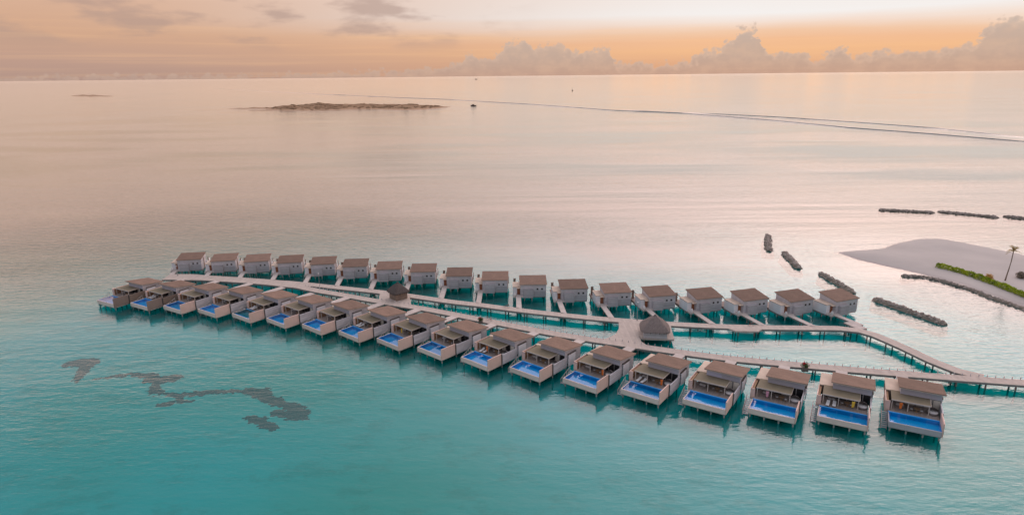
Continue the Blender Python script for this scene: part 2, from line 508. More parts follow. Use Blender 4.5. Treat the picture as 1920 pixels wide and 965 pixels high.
# ------------------------------------------------------------------ mesh helpers
class MB:
    def __init__(s):
        s.v, s.f = [], []

    def box(s, x0, x1, y0, y1, z0, z1):
        return s.hexa([(x0, y0, z0), (x1, y0, z0), (x1, y1, z0), (x0, y1, z0), (x0, y0, z1), (x1, y0, z1), (x1, y1, z1), (x0, y1, z1)])

    def hexa(s, p):
        b = len(s.v)
        s.v += [tuple(q) for q in p]
        s.f += [tuple(b + i for i in q) for q in ((3, 2, 1, 0), (4, 5, 6, 7), (0, 1, 5, 4), (1, 2, 6, 5), (2, 3, 7, 6), (3, 0, 4, 7))]
        return s

    def quad(s, *p):
        b = len(s.v)
        s.v += [tuple(q) for q in p]
        s.f.append(tuple(range(b, b + len(p))))
        return s

    def tube(s, pts, rad, k=8, cap=True):
        pts = [Vector(p) for p in pts]
        if not isinstance(rad, (list, tuple)):
            rad = [rad] * len(pts)
        rings = []
        for i, p in enumerate(pts):
            d = (pts[min(i + 1, len(pts) - 1)] - pts[max(i - 1, 0)]).normalized()
            a = d.orthogonal().normalized() if abs(d.z) < 0.99 else Vector((1, 0, 0))
            if abs(d.z) < 0.99:
                a = d.cross(Vector((0, 0, 1))).normalized()
            c = d.cross(a).normalized()
            b = len(s.v)
            for j in range(k):
                t = 2 * math.pi * j / k
                s.v.append(tuple(p + (a * math.cos(t) + c * math.sin(t)) * rad[i]))
            rings.append(b)
        for a, b in zip(rings, rings[1:]):
            for j in range(k):
                s.f.append((a + j, a + (j + 1) % k, b + (j + 1) % k, b + j))
        if cap:
            s.f.append(tuple(rings[0] + j for j in reversed(range(k))))
            s.f.append(tuple(rings[-1] + j for j in range(k)))
        return s

    def lathe(s, prof, k=16, cx=0, cy=0, a0=0.0, a1=2 * math.pi):
        full = abs(a1 - a0 - 2 * math.pi) < 1e-6
        kk = k if full else k + 1
        b = len(s.v)
        for r_, z in prof:
            for j in range(kk):
                t = a0 + (a1 - a0) * j / k
                s.v.append((cx + r_ * math.cos(t), cy + r_ * math.sin(t), z))
        for i in range(len(prof) - 1):
            for j in range(k):
                q = (j + 1) % kk
                s.f.append((b + i * kk + j, b + i * kk + q, b + (i + 1) * kk + q, b + (i + 1) * kk + j))
        return s

    def mesh(s, name, mat, smooth=False, bevel=0.0, up=False):
        me = bpy.data.meshes.new(name)
        me.from_pydata(s.v, [], s.f)
        bm = bmesh.new()
        bm.from_mesh(me)
        if bevel:
            bmesh.ops.bevel(bm, geom=list(bm.edges), offset=bevel, segments=1, affect='EDGES', clamp_overlap=True)
        bmesh.ops.recalc_face_normals(bm, faces=list(bm.faces))
        if up and sum(f.normal.z * f.calc_area() for f in bm.faces) < 0:
            bmesh.ops.reverse_faces(bm, faces=list(bm.faces))
        bm.to_mesh(me)
        bm.free()
        me.materials.append(MATS[mat])
        if smooth:
            for p in me.polygons:
                p.use_smooth = True
        me.update()
        return me


def link(name, me, parent=None):
    o = bpy.data.objects.new(name, me)
    COL.objects.link(o)
    if parent:
        o.parent = parent
    return o


def part(name, mb, mat, parent, smooth=False, bevel=0.0):
    return link(name, mb.mesh(name, mat, smooth, bevel), parent)


def tag(o, label=None, cat=None, group=None, kind=None):
    if label:
        o['label'] = label
    if cat:
        o['category'] = cat
    if group:
        o['group'] = group
    if kind:
        o['kind'] = kind
    return o


def empty(name, loc=(0, 0, 0), rz=0.0):
    o = bpy.data.objects.new(name, None)
    o.empty_display_size = 0.5
    o.location = loc
    o.rotation_euler = (0, 0, rz)
    COL.objects.link(o)
    return o


def copy_tree(o, parent=None):
    c = o.copy()
    COL.objects.link(c)
    c.parent = parent
    for ch in list(KIDS.get(o.name, [])):
        copy_tree(ch, c)
    return c


KIDS = {}


def remember(o):
    """note the children of a prototype once, so that copying does not scan the scene"""
    for q in bpy.data.objects:
        if q.parent is not None:
            KIDS.setdefault(q.parent.name, [])
            if q not in KIDS[q.parent.name]:
                KIDS[q.parent.name].append(q)


def local(base, rz, x, y, z=0.0):
    c, s_ = math.cos(rz), math.sin(rz)
    return (base[0] + x * c - y * s_, base[1] + x * s_ + y * c, z)


ORD = ['leftmost', 'second', 'third', 'fourth', 'fifth', 'sixth', 'seventh', 'eighth', 'ninth', 'tenth', 'eleventh', 'twelfth', 'thirteenth', 'fourteenth', 'fifteenth', 'sixteenth', 'seventeenth', 'rightmost']


def nth(i):
    return ORD[i]


# ------------------------------------------------------------------ sea and ground
S = 90000.0
sea = link('sea', MB().quad((-S, -2000, 0), (S, -2000, 0), (S, S, 0), (-S, S, 0)).mesh('sea', 'sea_water', up=True))
tag(sea, kind='structure')
bed = link('seabed', MB().quad((-S, -2000, -3), (S, -2000, -3), (S, S, -3), (-S, S, -3)).mesh('seabed', 'seabed_sand'))
tag(bed, kind='structure')


def inside(p, poly):
    x, y = p
    r_ = False
    for (x0, y0), (x1, y1) in zip(poly, poly[1:] + poly[:1]):
        if (y0 > y) != (y1 > y) and x < (x1 - x0) * (y - y0) / (y1 - y0) + x0:
            r_ = not r_
    return r_


def dseg(p, a, b):
    ax, ay = a
    bx, by = b
    dx, dy = bx - ax, by - ay
    t_ = max(0, min(1, ((p[0] - ax) * dx + (p[1] - ay) * dy) / (dx * dx + dy * dy + 1e-9)))
    return math.hypot(p[0] - ax - t_ * dx, p[1] - ay - t_ * dy), t_


def sdist(p, poly):
    d = min(dseg(p, a, b)[0] for a, b in zip(poly, poly[1:] + poly[:1]))
    return d if inside(p, poly) else -d


def height_sheet(name, poly, step, hfun, mat, margin, kind='structure'):
    xs = [p[0] for p in poly]
    ys = [p[1] for p in poly]
    nx = int((max(xs) - min(xs) + 2 * margin) / step) + 1
    ny = int((max(ys) - min(ys) + 2 * margin) / step) + 1
    v, f = [], []
    keep = []
    for j in range(ny + 1):
        for i in range(nx + 1):
            x = min(xs) - margin + i * step
            y = min(ys) - margin + j * step
            d = sdist((x, y), poly)
            v.append((x, y, hfun(x, y, d)))
            keep.append(d > -margin)
    for j in range(ny):
        for i in range(nx):
            a = j * (nx + 1) + i
            q = (a, a + 1, a + nx + 2, a + nx + 1)
            if any(keep[k] for k in q):
                f.append(q)
    mb = MB()
    mb.v, mb.f = v, f
    o = link(name, mb.mesh(name, mat, True))
    return tag(o, kind=kind)


SAND = [(121.9, 231.6), (133.7, 234.2), (141.5, 235.5), (151.0, 243.1), (164.9, 250.3), (173.2, 249.9), (177.2, 244.6), (181.7, 236.2), (186.0, 228.3), (190.2, 218.9), (206, 190), (206, 140), (149.5, 146.5), (146.9, 165.1), (145.3, 174.6), (143.7, 183.1), (141.9, 192.5), (138.2, 199.9), (133.8, 207.2), (128.8, 214.4), (124.6, 220.7)]


def sand_h(x, y, d):
    nz = mnoise.noise(Vector((x * 0.06, y * 0.06, 0))) * 0.25
    if d < 0:
        return max(-3.2, d * 0.30 + 0.02)
    return 0.02 + 1.0 * (1 - math.exp(-d / 5.0)) + nz * min(1, d / 6)


height_sheet('sand_beach', SAND, 1.6, sand_h, 'sand', 12)

ISLE = [(-640, 1472), (-560, 1500), (-500, 1580), (-430, 1620), (-330, 1600), (-240, 1560), (-180, 1500), (-128, 1450), (-150, 1380), (-185, 1318), (-240, 1330), (-287, 1375), (-340, 1350), (-386, 1336), (-450, 1345), (-539, 1362), (-500, 1395), (-545, 1430)]


def isle_h(x, y, d):
    d += 14 * mnoise.noise(Vector((x * 0.012, y * 0.012, 3)))
    if d < 0:
        return max(-2, d * 0.06)
    h = 2.0 * (1 - math.exp(-d / 22.0))
    h += 2.2 * max(0, mnoise.noise(Vector((x * 0.02, y * 0.02, 0)))) * min(1, d / 40)
    h += 5.5 * math.exp(-((x + 442) / 26) ** 2 - ((y - 1500) / 60) ** 2)
    h += 3.0 * math.exp(-((x + 500) / 20) ** 2 - ((y - 1480) / 50) ** 2)
    h += 1.5 * math.exp(-((x + 330) / 110) ** 2 - ((y - 1500) / 60) ** 2)
    h += min(1, d / 25) * 2.6 * max(0, mnoise.noise(Vector((x * 0.06, y * 0.06, 7)))) + min(1, d / 25) * 1.2 * mnoise.noise(Vector((x * 0.15, y * 0.15, 2)))
    return h


height_sheet('scrub_island', ISLE, 5.0, isle_h, 'island_ground', 60)
isle = bpy.data.objects['scrub_island']
rnd = random.Random(31)
mb = MB()
cnt = 0
while cnt < 420:
    x, y = rnd.uniform(-600, -140), rnd.uniform(1330, 1600)
    d = sdist((x, y), ISLE)
    if d < 16 or mnoise.noise(Vector((x * 0.02, y * 0.02, 12))) < -0.12:
        continue
    cnt += 1
    z = isle_h(x, y, d)
    a, h = rnd.uniform(2.5, 7.0), rnd.uniform(0.6, 2.0)
    k = len(mb.v)
    for q in range(7):
        t_ = q * 2 * math.pi / 7
        mb.v.append((x + a * math.cos(t_) * rnd.uniform(.7, 1.2), y + a * math.sin(t_), z - 0.3))
    for q in range(7):
        t_ = q * 2 * math.pi / 7 + 0.3
        mb.v.append((x + a * .7 * math.cos(t_) * rnd.uniform(.7, 1.2), y + a * .7 * math.sin(t_), z + h * rnd.uniform(.6, 1)))
    mb.f += [(k + q, k + (q + 1) % 7, k + 7 + (q + 1) % 7, k + 7 + q) for q in range(7)] + [tuple(k + 7 + q for q in range(7))]
tag(part('scrub', mb, 'scrub_leaf', isle), kind='stuff')
ISLE2 = [(-1883, 2840), (-1800, 2800), (-1640, 2690), (-1630, 2720), (-1780, 2840), (-1860, 2890)]
height_sheet('far_islet', ISLE2, 16.0, lambda x, y, d: max(-1, d * 0.1) if d < 0 else 2.5 * (1 - math.exp(-d / 12)) + 5 * max(0, mnoise.noise(Vector((x * 0.02, y * 0.02, 1)))), 'island_ground', 40)

# ------------------------------------------------------------------ swell breaking along the reef edge
def swell(name, path, hgt, wid, seed):
    rnd = random.Random(seed)
    pts = []
    for (a, b) in zip(path, path[1:]):
        k = max(2, int(math.hypot(b[0] - a[0], b[1] - a[1]) / 12))
        for i in range(k):
            t_ = i / k
            pts.append((a[0] + (b[0] - a[0]) * t_, a[1] + (b[1] - a[1]) * t_))
    prof = [(-1.0, -0.05), (-0.55, 0.45), (-0.2, 1.0), (0.05, 0.95), (0.5, 0.4), (1.0, -0.05)]
    v, f = [], []
    for i, (x, y) in enumerate(pts):
        a, b = pts[max(i - 1, 0)], pts[min(i + 1, len(pts) - 1)]
        d = Vector((b[0] - a[0], b[1] - a[1])).normalized()
        nr = Vector((d.y, -d.x))
        k = 0.5 + 0.9 * mnoise.noise(Vector((i * 0.09, seed, 0))) + 0.4 * mnoise.noise(Vector((i * 0.4, seed, 5)))
        k = max(0.7, min(1.2, k)) * min(1, i / 6, (len(pts) - 1 - i) / 6)
        off = 8 * mnoise.noise(Vector((i * 0.03, seed, 9)))
        for u, h in prof:
            q = Vector((x, y)) + nr * (off - u * wid)
            v.append((q.x, q.y, h * hgt * k - 0.02))
    c = len(prof)
    for i in range(len(pts) - 1):
        for j in range(c - 1):
            f.append((i * c + j, i * c + j + 1, (i + 1) * c + j + 1, (i + 1) * c + j))
    mb = MB()
    mb.v, mb.f = v, f
    return tag(link(name, mb.mesh(name, 'sea_water', True, 0.0, True)), kind='structure')


SURF = [(-2050, 4575), (-1109, 3150), (-476, 2291), (-164, 1895), (53, 1524), (194, 1236), (293, 1112), (373, 925), (414, 785), (456, 699), (488, 614), (514, 543)]
swell('reef_swell', SURF, 1.25, 1.9, 1)
swell('reef_swell', [(300, 1150), (404, 1005), (462, 879), (503, 773), (513, 661), (529, 615)], 1.05, 1.6, 2)
swell('reef_swell', [(205, 1260), (300, 1135), (360, 980), (402, 835), (430, 770)], 0.8, 1.4, 3)

# ------------------------------------------------------------------ seagrass beds on the sea floor
def seagrass(blobs, label, seed):
    """blobs: (x0, y0, x1, y1, r0, r1) capsules"""
    xs = [b[0] for b in blobs] + [b[2] for b in blobs]
    ys = [b[1] for b in blobs] + [b[3] for b in blobs]
    st_ = 0.25
    x0, y0 = min(xs) - 4, min(ys) - 4
    nx, ny = int((max(xs) - x0 + 4) / st_), int((max(ys) - y0 + 4) / st_)
    val = {}
    for j in range(ny + 1):
        for i in range(nx + 1):
            x, y = x0 + i * st_, y0 + j * st_
            best = -9
            for b in blobs:
                d, t_ = dseg((x, y), b[:2], b[2:4])
                best = max(best, b[4] + (b[5] - b[4]) * t_ - d)
            best += -0.15 + 0.8 * mnoise.noise(Vector((x * 0.35, y * 0.5, seed))) + 0.7 * mnoise.noise(Vector((x * 0.9, y * 1.6, seed + 4))) + 0.55 * mnoise.noise(Vector((x * 2.2, y * 3.4, seed + 9)))
            val[i, j] = best
    mb = MB()
    idx = {}

    def vid(i, j):
        if (i, j) not in idx:
            x, y = x0 + i * st_, y0 + j * st_
            idx[i, j] = len(mb.v)
            mb.v.append((x, y, -2.97 + 0.55 * max(0.0, min(1.0, val[i, j] * 0.8)) + 0.12 * mnoise.noise(Vector((x * 1.7, y * 1.7, seed)))))
        return idx[i, j]
    for j in range(ny):
        for i in range(nx):
            if max(val[i, j], val[i + 1, j], val[i, j + 1], val[i + 1, j + 1]) > 0:
                mb.f.append((vid(i, j), vid(i + 1, j), vid(i + 1, j + 1), vid(i, j + 1)))
    o = link('seagrass_bed', mb.mesh('seagrass_bed', 'seagrass', True))
    return tag(o, label, 'seagrass', 'dark seagrass beds under the shallow water')


seagrass([(-110.6, 146.5, -106.5, 147.5, 1.6, 2.4), (-105.5, 145, -104, 141, 1.6, 1.2), (-104, 141, -102.4, 136.5, 1.1, 0.4)], 'dark weed patch farthest left under the turquoise water', 1)
seagrass([(-99, 138.0, -92, 140.6, 0.5, 0.8), (-92, 140.6, -85, 139.2, 0.8, 1.1), (-86, 137.3, -80.5, 138, 1.5, 2.0), (-83, 136.5, -82, 132, 1.1, 1.0), (-81.5, 131.5, -75, 129.5, 1.1, 0.8), (-75, 129.6, -68, 131, 1.0, 0.9), (-68, 131, -60, 131.3, 0.9, 0.8), (-74, 129, -73.5, 126.5, 0.9, 0.6), (-76.4, 125.4, -74.4, 126, 1.0, 0.9), (-73.5, 126, -70, 127, 0.4, 0.3)], 'long winding dark weed bed with a brown patch at its left end', 2)
seagrass([(-60, 131.3, -56.5, 130, 1.5, 2.2), (-56.5, 129.5, -49.5, 124.5, 1.8, 1.4), (-48.5, 124, -45, 121.5, 1.6, 2.0), (-50.5, 121.5, -46, 120, 0.9, 1.9), (-46, 119.8, -44, 119, 1.6, 1.0)], 'broad dark weed bed nearest the pool villas, ragged edges', 3)
seagrass([(-54.8, 119.2, -48.6, 115.2, 1.3, 1.1)], 'small slanting strip of dark weed below the broad bed', 4)

# ------------------------------------------------------------------ jetties
def ribbon(path, w0, z0, z1, widths=None):
    mb = MB()
    n_ = len(path)
    L, Rr = [], []
    for i, p in enumerate(path):
        a, b = path[max(i - 1, 0)], path[min(i + 1, n_ - 1)]
        d = Vector((b[0] - a[0], b[1] - a[1])).normalized()
        nr = Vector((-d.y, d.x))
        w_ = (widths[i] if widths else w0) / 2
        L.append((p[0] + nr.x * w_, p[1] + nr.y * w_))
        Rr.append((p[0] - nr.x * w_, p[1] - nr.y * w_))
    for i in range(n_):
        for q in (L[i], Rr[i]):
            mb.v += [(q[0], q[1], z0), (q[0], q[1], z1)]
    for i in range(n_ - 1):
        a, b = i * 4, (i + 1) * 4
        mb.f += [(a + 1, a + 3, b + 3, b + 1), (a, b, b + 2, a + 2), (a, a + 1, b + 1, b), (a + 2, b + 2, b + 3, a + 3)]
    mb.f += [(0, 2, 3, 1), (n_ * 4 - 4, n_ * 4 - 3, n_ * 4 - 1, n_ * 4 - 2)]
    return mb


def smooth_path(path, step=3.0):
    o = []
    for i in range(len(path) - 1):
        p0, p1, p2, p3 = (Vector(path[max(i - 1, 0)]), Vector(path[i]), Vector(path[i + 1]), Vector(path[min(i + 2, len(path) - 1)]))
        k = max(1, int((p2 - p1).length / step))
        for j in range(k):
            t_ = j / k
            o.append(tuple(0.5 * ((2 * p1) + (-p0 + p2) * t_ + (2 * p0 - 5 * p1 + 4 * p2 - p3) * t_ ** 2 + (-p0 + 3 * p1 - 3 * p2 + p3) * t_ ** 3)))
    o.append(tuple(path[-1]))
    return o


def path_points(path, gap):
    """points every `gap` metres with the direction there"""
    o, acc = [], gap * 0.5
    for a, b in zip(path, path[1:]):
        d = Vector((b[0] - a[0], b[1] - a[1]))
        ln = d.length
        while acc <= ln:
            q = Vector(a) + d * (acc / ln)
            o.append((q.x, q.y, math.atan2(d.y, d.x)))
            acc += gap
        acc -= ln
    return o


POST = MB().tube([(0, 0, -3), (0, 0, 1.0)], 0.17, 8).mesh('post', 'post_timber')
CURB = MB().box(-0.07, 0.07, -0.07, 0.07, 0, 0.55).mesh('curb_post', 'grey_timber')
STILT = MB().tube([(0, 0, -3), (0, 0, 0.55)], 0.15, 8).hexa([(-.16, -.16, .55), (.16, -.16, .55), (.16, .16, .55), (-.16, .16, .55), (-.36, -.36, 1.0), (.36, -.36, 1.0), (.36, .36, 1.0), (-.36, .36, 1.0)]).mesh('stilt', 'stilt_concrete')
JZ = 1.5


def jetty(path, width, label, widths=None, curb=0.0, zoff=0.0, curb_side=1):
    sp = smooth_path(path)
    ws = None
    if widths:
        ws = []
        for p in sp:
            k = min(range(len(path)), key=lambda q: (path[q][0] - p[0]) ** 2 + (path[q][1] - p[1]) ** 2)
            ws.append(widths[k])
    root = empty('jetty', (path[0][0], path[0][1], 0))
    org = Vector((path[0][0], path[0][1]))
    rel = [(p[0] - org.x, p[1] - org.y) for p in sp]
    part('deck', ribbon(rel, width, JZ - 0.14 + zoff, JZ + zoff, ws), 'jetty_timber', root)
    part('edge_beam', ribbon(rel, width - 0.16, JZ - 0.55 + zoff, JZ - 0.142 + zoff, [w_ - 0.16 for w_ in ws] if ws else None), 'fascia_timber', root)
    for x, y, a in path_points(rel, 5.6):
        for s_ in (-1, 1):
            o = link('post', POST, root)
            o.location = (x - math.sin(a) * s_ * (width / 2 - 0.3), y + math.cos(a) * s_ * (width / 2 - 0.3), 0)
    if curb:
        for x, y, a in path_points(rel, curb):
            o = link('curb_post', CURB, root)
            o.location = (x - math.sin(a) * curb_side * (width / 2 - 0.12), y + math.cos(a) * curb_side * (width / 2 - 0.12), JZ + zoff)
            o.rotation_euler = (0, 0, a)
    return tag(root, label, 'jetty')


BACKJ = [(-67, 195.6), (-61.3, 193.6), (-52.8, 190.7), (-41.7, 187.0), (-31.4, 183.0), (-18.9, 177.5), (-9.1, 174.0), (-0.6, 170.5), (6.1, 168.0), (12.8, 165.7), (20.2, 163.3), (27.4, 161.3), (35.4, 159.5), (42.7, 157.8), (53.8, 156.0), (65.1, 154.9), (77.1, 154.2), (84.3, 153.8), (88.6, 152.2), (91.0, 149.2), (92.4, 145.5), (94.2, 139.7), (95.8, 133.5), (98.0, 128.6), (101.5, 125.6)]
FRONTJ = [(-67, 192.4), (-60.9, 188.7), (-51.2, 184.0), (-41.7, 179.2), (-34.2, 175.6), (-26.0, 171.8), (-18.0, 167.6), (-9.8, 163.1), (3.4, 155.9), (11.7, 151.6), (22.5, 146.9), (30.1, 143.9), (35.1, 141.8), (40.8, 139.6), (47.8, 137.0), (57.3, 134.3), (64.9, 132.4), (71.5, 130.7), (80.3, 128.6), (86.8, 127.2), (93.2, 125.8), (99.5, 124.5), (106.1, 123.1), (116, 121.3), (130, 118.6)]
jetty([(-115.6, 204.4), (-109.6, 204.2), (-98.8, 202.3), (-83.4, 198.8), (-68.3, 194.4), (-64, 192.6)], 5.0, 'broad beige jetty at the far left end where both walkways meet', [6.2, 6.2, 5.0, 5.0, 5.6, 6.0], zoff=-0.004)
jetty(BACKJ, 2.9, 'beige timber jetty running behind to the inland row of villas')
jetty(FRONTJ, 2.9, 'beige timber jetty running along the back of the pool villas', curb=1.6, zoff=0.004)


def platform(poly, z0, z1, label, name='platform', posts=()):
    cx = sum(p[0] for p in poly) / len(poly)
    cy = sum(p[1] for p in poly) / len(poly)
    root = empty(name, (cx, cy, 0))
    mb = MB()
    k = len(poly)
    mb.v = [(x - cx, y - cy, z0) for x, y in poly] + [(x - cx, y - cy, z1) for x, y in poly]
    mb.f = [tuple(reversed(range(k))), tuple(range(k, 2 * k))] + [(i, (i + 1) % k, k + (i + 1) % k, k + i) for i in range(k)]
    part('deck', mb, 'jetty_timber', root)
    for x, y in posts:
        o = link('post', POST, root)
        o.location = (x - cx, y - cy, 0)
    return tag(root, label, 'platform')


platform([(27.9, 160.6), (28.3, 159.4), (27.6, 155.0), (26.0, 151.0), (23.4, 148.6), (20.5, 147.9), (22, 146.6), (30, 143.6), (34.5, 142.2), (32.6, 144.4), (31.8, 146.5), (31.9, 151), (33.0, 159.6)], JZ - 0.5, JZ - 0.006, 'wide beige platform joining the two jetties beside the large thatched hut', posts=[(27, 152), (31.5, 151), (28.5, 158), (31.8, 157)])
platform([(32.9, 159.2), (41.6, 157.4), (40.2, 147.6), (32.1, 148.6), (31.8, 151)], JZ - 0.45, JZ - 0.010, 'square timber platform under the large thatched hut', posts=[(33, 149.2), (39.4, 148.4), (40.5, 156)])
platform([(-40.6, 186.4), (-31.0, 182.6), (-29.0, 173.4), (-35.6, 176.4), (-39.6, 178.4)], JZ - 0.5, JZ - 0.008, 'timber platform between the jetties under the small dark hut', posts=[(-38, 181), (-31, 179)])
platform([(55.5, 154.8), (57.1, 152.6), (62.8, 152.2), (64.6, 153.9), (64.0, 154.6)], JZ - 0.4, JZ - 0.012, 'small lay-by widening on the near side of the inland jetty', posts=[(58, 153), (62, 152.6)])

# ------------------------------------------------------------------ pool villa (front row)
# local frame: x to the right seen from the sea, 0 at the right edge; y towards the jetty; z above the water
def roof_mesh(x0, x1, y0, y1, z0, z1, t):
    return MB().hexa([(x0, y0, z0 - t), (x1, y0, z0 - t), (x1, y1, z1 - t), (x0, y1, z1 - t), (x0, y0, z0), (x1, y0, z0), (x1, y1, z1), (x0, y1, z1)])


def pool_villa_proto():
    r_ = empty('pool_villa')
    p = lambda nm, mb, mat, **k: part(nm, mb, mat, r_, **k)
    p('shading_substructure', MB().box(-8.3, -0.15, 4.3, 14.8, 0.62, 1.84).box(-8.6, -6.4, 14.8, 15.7, 1.2, 1.84), 'fascia_timber')  # floor beams, carried lower to keep skylight off the water beneath
    p('pool_wall', MB().box(-8.5, -0.04, -0.12, 0.10, 0.92, 1.99).box(-8.5, -8.30, 0.10, 4.2, 0.92, 1.99).box(-8.30, -0.04, 0.10, 4.25, 0.70, 1.14), 'pool_render', bevel=0.02)
    b = MB()
    x0, x1, y0, y1, zb, zt = -8.29, -0.05, 0.11, 4.19, 1.16, 1.97
    b.quad((x0, y0, zb), (x1, y0, zb), (x1, y1, zb), (x0, y1, zb)).quad((x0, y0, zb), (x0, y0, zt), (x1, y0, zt), (x1, y0, zb)).quad((x0, y1, zb), (x1, y1, zb), (x1, y1, zt), (x0, y1, zt)).quad((x0, y0, zb), (x0, y1, zb), (x0, y1, zt), (x0, y0, zt)).quad((x1, y0, zb), (x1, y0, zt), (x1, y1, zt), (x1, y1, zb))
    p('pool_basin', b, 'pool_tile')
    p('pool_reflection_ledge', MB().box(-8.28, -0.06, 0.12, 0.95, 1.17, 1.62), 'pool_tile_pale')  # pale step added to stand for the bright reflection along the pool front
    p('pool_rim', MB().box(-8.5, -0.05, 4.2, 4.42, 1.86, 2.03), 'pool_tile_pale')
    p('pool_water', MB().quad((x0, y0, 1.90), (x1, y0, 1.90), (x1, y1, 1.90), (x0, y1, 1.90)), 'pool_water')
    p('deck', MB().box(-8.5, -0.02, 4.43, 8.86, 1.84, 2.0), 'deck_timber')
    p('pool_screen', MB().box(-0.02, 0.20, -0.14, 4.35, 0.96, 3.7), 'pink_panel', bevel=0.02)
    p('screen_post', MB().box(0.0, 0.34, 4.36, 4.52, 0.9, 3.55), 'dark_trim')
    p('side_wall', MB().box(0.24, 0.44, 4.53, 9.6, 1.05, 3.45), 'grey_timber')
    wp = p('bathroom_screen', MB().box(0.55, 0.66, 9.9, 12.6, 1.15, 4.0), 'white_panel')
    part('cap', MB().box(0.42, 0.72, 9.8, 12.8, 4.01, 4.22), 'dark_trim', wp)  # dark strip added to stand for the eave shade above the screen
    p('wall', MB().hexa([(-6.5, 8.9, 1.85), (0.36, 8.9, 1.85), (0.36, 15.0, 1.3), (-6.5, 15.0, 1.3), (-6.5, 8.9, 5.50), (0.36, 8.9, 5.50), (0.36, 15.0, 4.64), (-6.5, 15.0, 4.64)]), 'grey_timber')
    p('wall_panel', MB().box(-6.52, 0.38, 8.84, 8.898, 4.06, 5.46), 'lilac_wall')
    for i in range(5):
        xx = -6.4 + i * 1.35
        g = p('glass_door', MB().box(xx, xx + 1.26, 8.82, 8.89, 2.02, 4.0), 'dark_trim')
        part('pane', MB().quad((xx + 0.07, 8.815, 2.09), (xx + 1.19, 8.815, 2.09), (xx + 1.19, 8.815, 3.94), (xx + 0.07, 8.815, 3.94)), 'glazing', g)
    rf = p('roof', roof_mesh(-6.9, 0.9, 8.0, 15.3, 5.78, 4.82, 0.10), 'roof_shingle')
    part('fascia', MB().hexa([(-6.85, 8.06, 5.50), (0.85, 8.06, 5.50), (0.85, 8.18, 5.49), (-6.85, 8.18, 5.49), (-6.85, 8.06, 5.67), (0.85, 8.06, 5.67), (0.85, 8.18, 5.655), (-6.85, 8.18, 5.655)]).hexa([(0.72, 8.19, 5.48), (0.85, 8.19, 5.48), (0.85, 15.2, 4.55), (0.72, 15.2, 4.55), (0.72, 8.19, 5.65), (0.85, 8.19, 5.65), (0.85, 15.2, 4.725), (0.72, 15.2, 4.725)]), 'pale_trim', rf)
    part('soffit', roof_mesh(-6.7, 0.7, 8.2, 15.1, 5.62, 4.715, 0.05), 'pale_trim', rf)
    p('annex_wall', MB().box(-8.9, -6.52, 9.95, 15.6, 1.85, 3.78), 'brown_timber')
    p('flat_roof', MB().box(-9.0, -6.53, 9.9, 12.7, 3.79, 3.98), 'pale_roof', bevel=0.02)
    p('flat_roof', MB().box(-9.0, -6.53, 12.75, 15.9, 3.79, 3.90), 'pale_roof', bevel=0.02)
    p('privacy_wall', MB().box(-9.1, -8.9, 5.0, 9.9, 1.5, 3.86).box(-8.89, -8.25, 5.0, 5.2, 1.5, 3.86), 'pink_panel', bevel=0.02)
    p('shelf_wall', MB().box(-8.88, -8.5, 5.22, 9.88, 2.0, 3.6), 'warm_timber')
    ca = p('canopy', MB().box(-8.1, -1.6, 5.5, 8.83, 3.98, 4.08).box(-8.1, -6.54, 8.83, 9.88, 3.99, 4.08), 'canopy_felt')
    part('trim', MB().box(-8.12, -1.58, 5.42, 5.49, 3.90, 4.11).box(-1.59, -1.52, 5.50, 8.8, 3.90, 4.11), 'pale_trim', ca)
    for xx in (-1.8, -5.2, -7.9):
        p('canopy_post', MB().box(xx - 0.07, xx + 0.07, 5.6, 5.74, 2.0, 3.97), 'pale_trim')
    for yy in (0.35, 5.0, 10.0, 14.4):
        for xx in (-8.1, -5.45, -2.8, -0.25):
            o = link('stilt', STILT, r_)
            o.location = (xx, yy, 0)
    s_ = MB()
    for i in range(9):
        z = 1.82 - i * 0.2
        y = 4.3 - i * 0.42
        s_.box(-9.5, -8.62, y - 0.3, y, z - 0.06, z)
    for xx in (-9.56, -8.62):
        s_.hexa([(xx, 4.3, 1.6), (xx + 0.06, 4.3, 1.6), (xx + 0.06, 0.5, -0.15), (xx, 0.5, -0.15), (xx, 4.3, 1.8), (xx + 0.06, 4.3, 1.8), (xx + 0.06, 0.5, 0.05), (xx, 0.5, 0.05)])
    st_ = p('stair', s_, 'grey_timber')
    h_ = MB()
    for i in range(6):
        h_.box(-9.62, -9.54, 4.2 - i * 0.7, 4.28 - i * 0.7, 1.6 - i * 0.32, 2.7 - i * 0.32)
    h_.tube([(-9.58, 4.3, 2.72), (-9.58, 0.6, 1.03)], 0.05, 6)
    part('handrail', h_, 'walk_timber', st_)
    return r_


